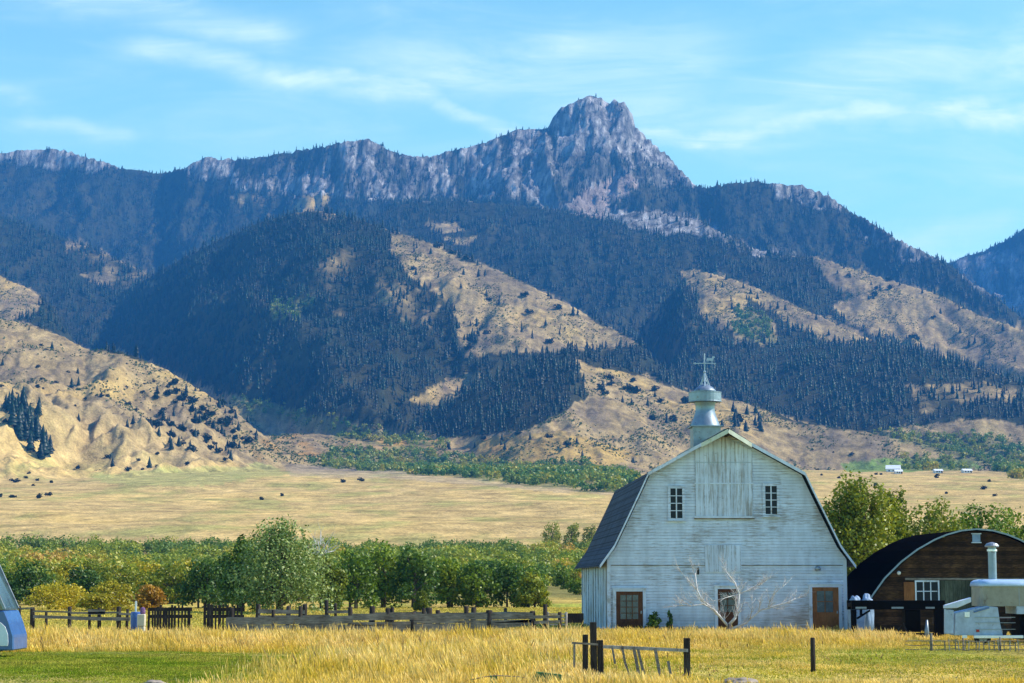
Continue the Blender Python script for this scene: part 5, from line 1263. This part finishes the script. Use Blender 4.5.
limb(lm, [dq(750, 619, .2), dq(752, 608, .1), dq(752, 600, .1)], .022, .008, 1, r_, .4)
limb(lm, [dq(697, 590, -.4), dq(688, 580, -.5), dq(680, 571, -.5)], .02, .008, 1, r_, .5)
lm.build('bare_branches', M['deadwood'], dt, smooth=True)
DY2 = 182.0
d2_ = thing('dead_tree', 'grey leafless snag poking out right of the tall silvery tree', 'tree', (at(322, 600, DY2).x, DY2, 0)); dx0 = d2_.location.x
def dq2(a, b_, dy=0): p = at(a, b_, DY2+dy); return Vector((p.x-dx0, dy, p.z))
MB().tube([(0, 0, -.2), dq2(320, 580), dq2(318, 556)], [.2, .15, .1], 7).build('trunk', M['bark'], d2_, smooth=True)
lm = MB()
for a, b_ in ((313, 536), (321, 531), (330, 538), (337, 545), (311, 549), (328, 550), (318, 541), (334, 551), (308, 553)):
    limb(lm, [dq2(318, 558), dq2((318+a)/2+1, (556+b_)/2-1, jit(.5)), dq2(a, b_, jit(.8))], .06, .025, 1, r_, .8)
lm.build('bare_branches', M['deadwood'], d2_, smooth=True)
# weeds and shrubs against the barn front
tree('weed_bush', 653, 612, 99.2, 20, 'dark', 'low dark shrub by the dark brown left barn door', 'shrub', 1201, base=0, nl=900, leaf=.07, lobes=6)
tree('weed_bush', 669.5, 608, 99.3, 8, 'dark', 'narrow upright weed against the barn wall between the left and middle doors', 'shrub', 1202, base=0, nl=500, leaf=.06, lobes=5)

# ================================================================== far farm buildings
def house(a, b_, w, d, h, rh, label, cat='house', rot=0, walls='housewhite', roofm='houseroof'):
    q = hit(a, b_)
    if q is None: return
    root = thing('farm_building', label, cat, (q[0], q[1], q[2]-.3), rot)
    wm = MB().prism([(-w/2, 0), (w/2, 0), (w/2, h), (-w/2, h)], 0, d).build('wall', M[walls], root)
    rr = MB(); rr.add([(-w/2-.5, -.5, h), (w/2+.5, -.5, h), (w/2+.5, d/2, h+rh), (-w/2-.5, d/2, h+rh), (-w/2-.5, d+.5, h), (w/2+.5, d+.5, h), (-w/2-.5, -.5, h-.2), (w/2+.5, -.5, h-.2), (w/2+.5, d+.5, h-.2), (-w/2-.5, d+.5, h-.2)],
        [(0, 1, 2, 3), (3, 2, 5, 4), (6, 7, 1, 0), (4, 5, 8, 9), (6, 9, 8, 7), (0, 3, 4, 9, 6), (1, 7, 8, 5, 2)])
    rr.build('roof', M[roofm], root)
    for k in range(3): MB().box(-w/2+w*(k+.6)/3.4, -w/2+w*(k+.6)/3.4+1.1, -.06, -.01, .9, 2.1).build('window', M['glass'], root)
    MB().box(w*.32, w*.32+1, -.07, -.01, 0, 2.1).build('door', M['door_d'], root)
house(893, 472, 12, 9, 3.2, 3.4, 'white farmhouse, largest of the far buildings right of the big round tree', rot=R(-14))
house(899, 474, 6, 6, 2.4, 1.8, 'small white outbuilding at the right corner of the far farmhouse', 'outbuilding')
house(939, 473, 7, 6, 2.4, 1.6, 'little pale shed between the far farmhouse and the right-hand cabin', 'outbuilding', R(6))
house(968, 473, 8, 6, 2.4, 1.7, 'pale cabin farthest right among the far buildings', 'cabin', R(10))
house(582, 476, 9, 7, 2.8, 2.6, 'tiny white house among green trees left of the barn roof', 'house', R(-10))
house(564, 476, 5, 5, 2.2, 1.6, 'tiniest white roof in the creek trees, left of the little white house', 'outbuilding', R(5))
print('objects', len(bpy.data.objects))

grass('meadow_weeds', 'scattered taller brown-tipped weeds standing above the grass', 5200, 52, 99, lambda X, Y: is_tall(X, Y)*sstep(.0, .4, fbm(X/4, Y/5, 3, 1050)), (.55, 1.0), [(.16,.14,.03), (.34,.22,.07), (.42,.28,.12)], 1051, tmin=-.3, tmax=.3, width=.02, seedhead=.9)
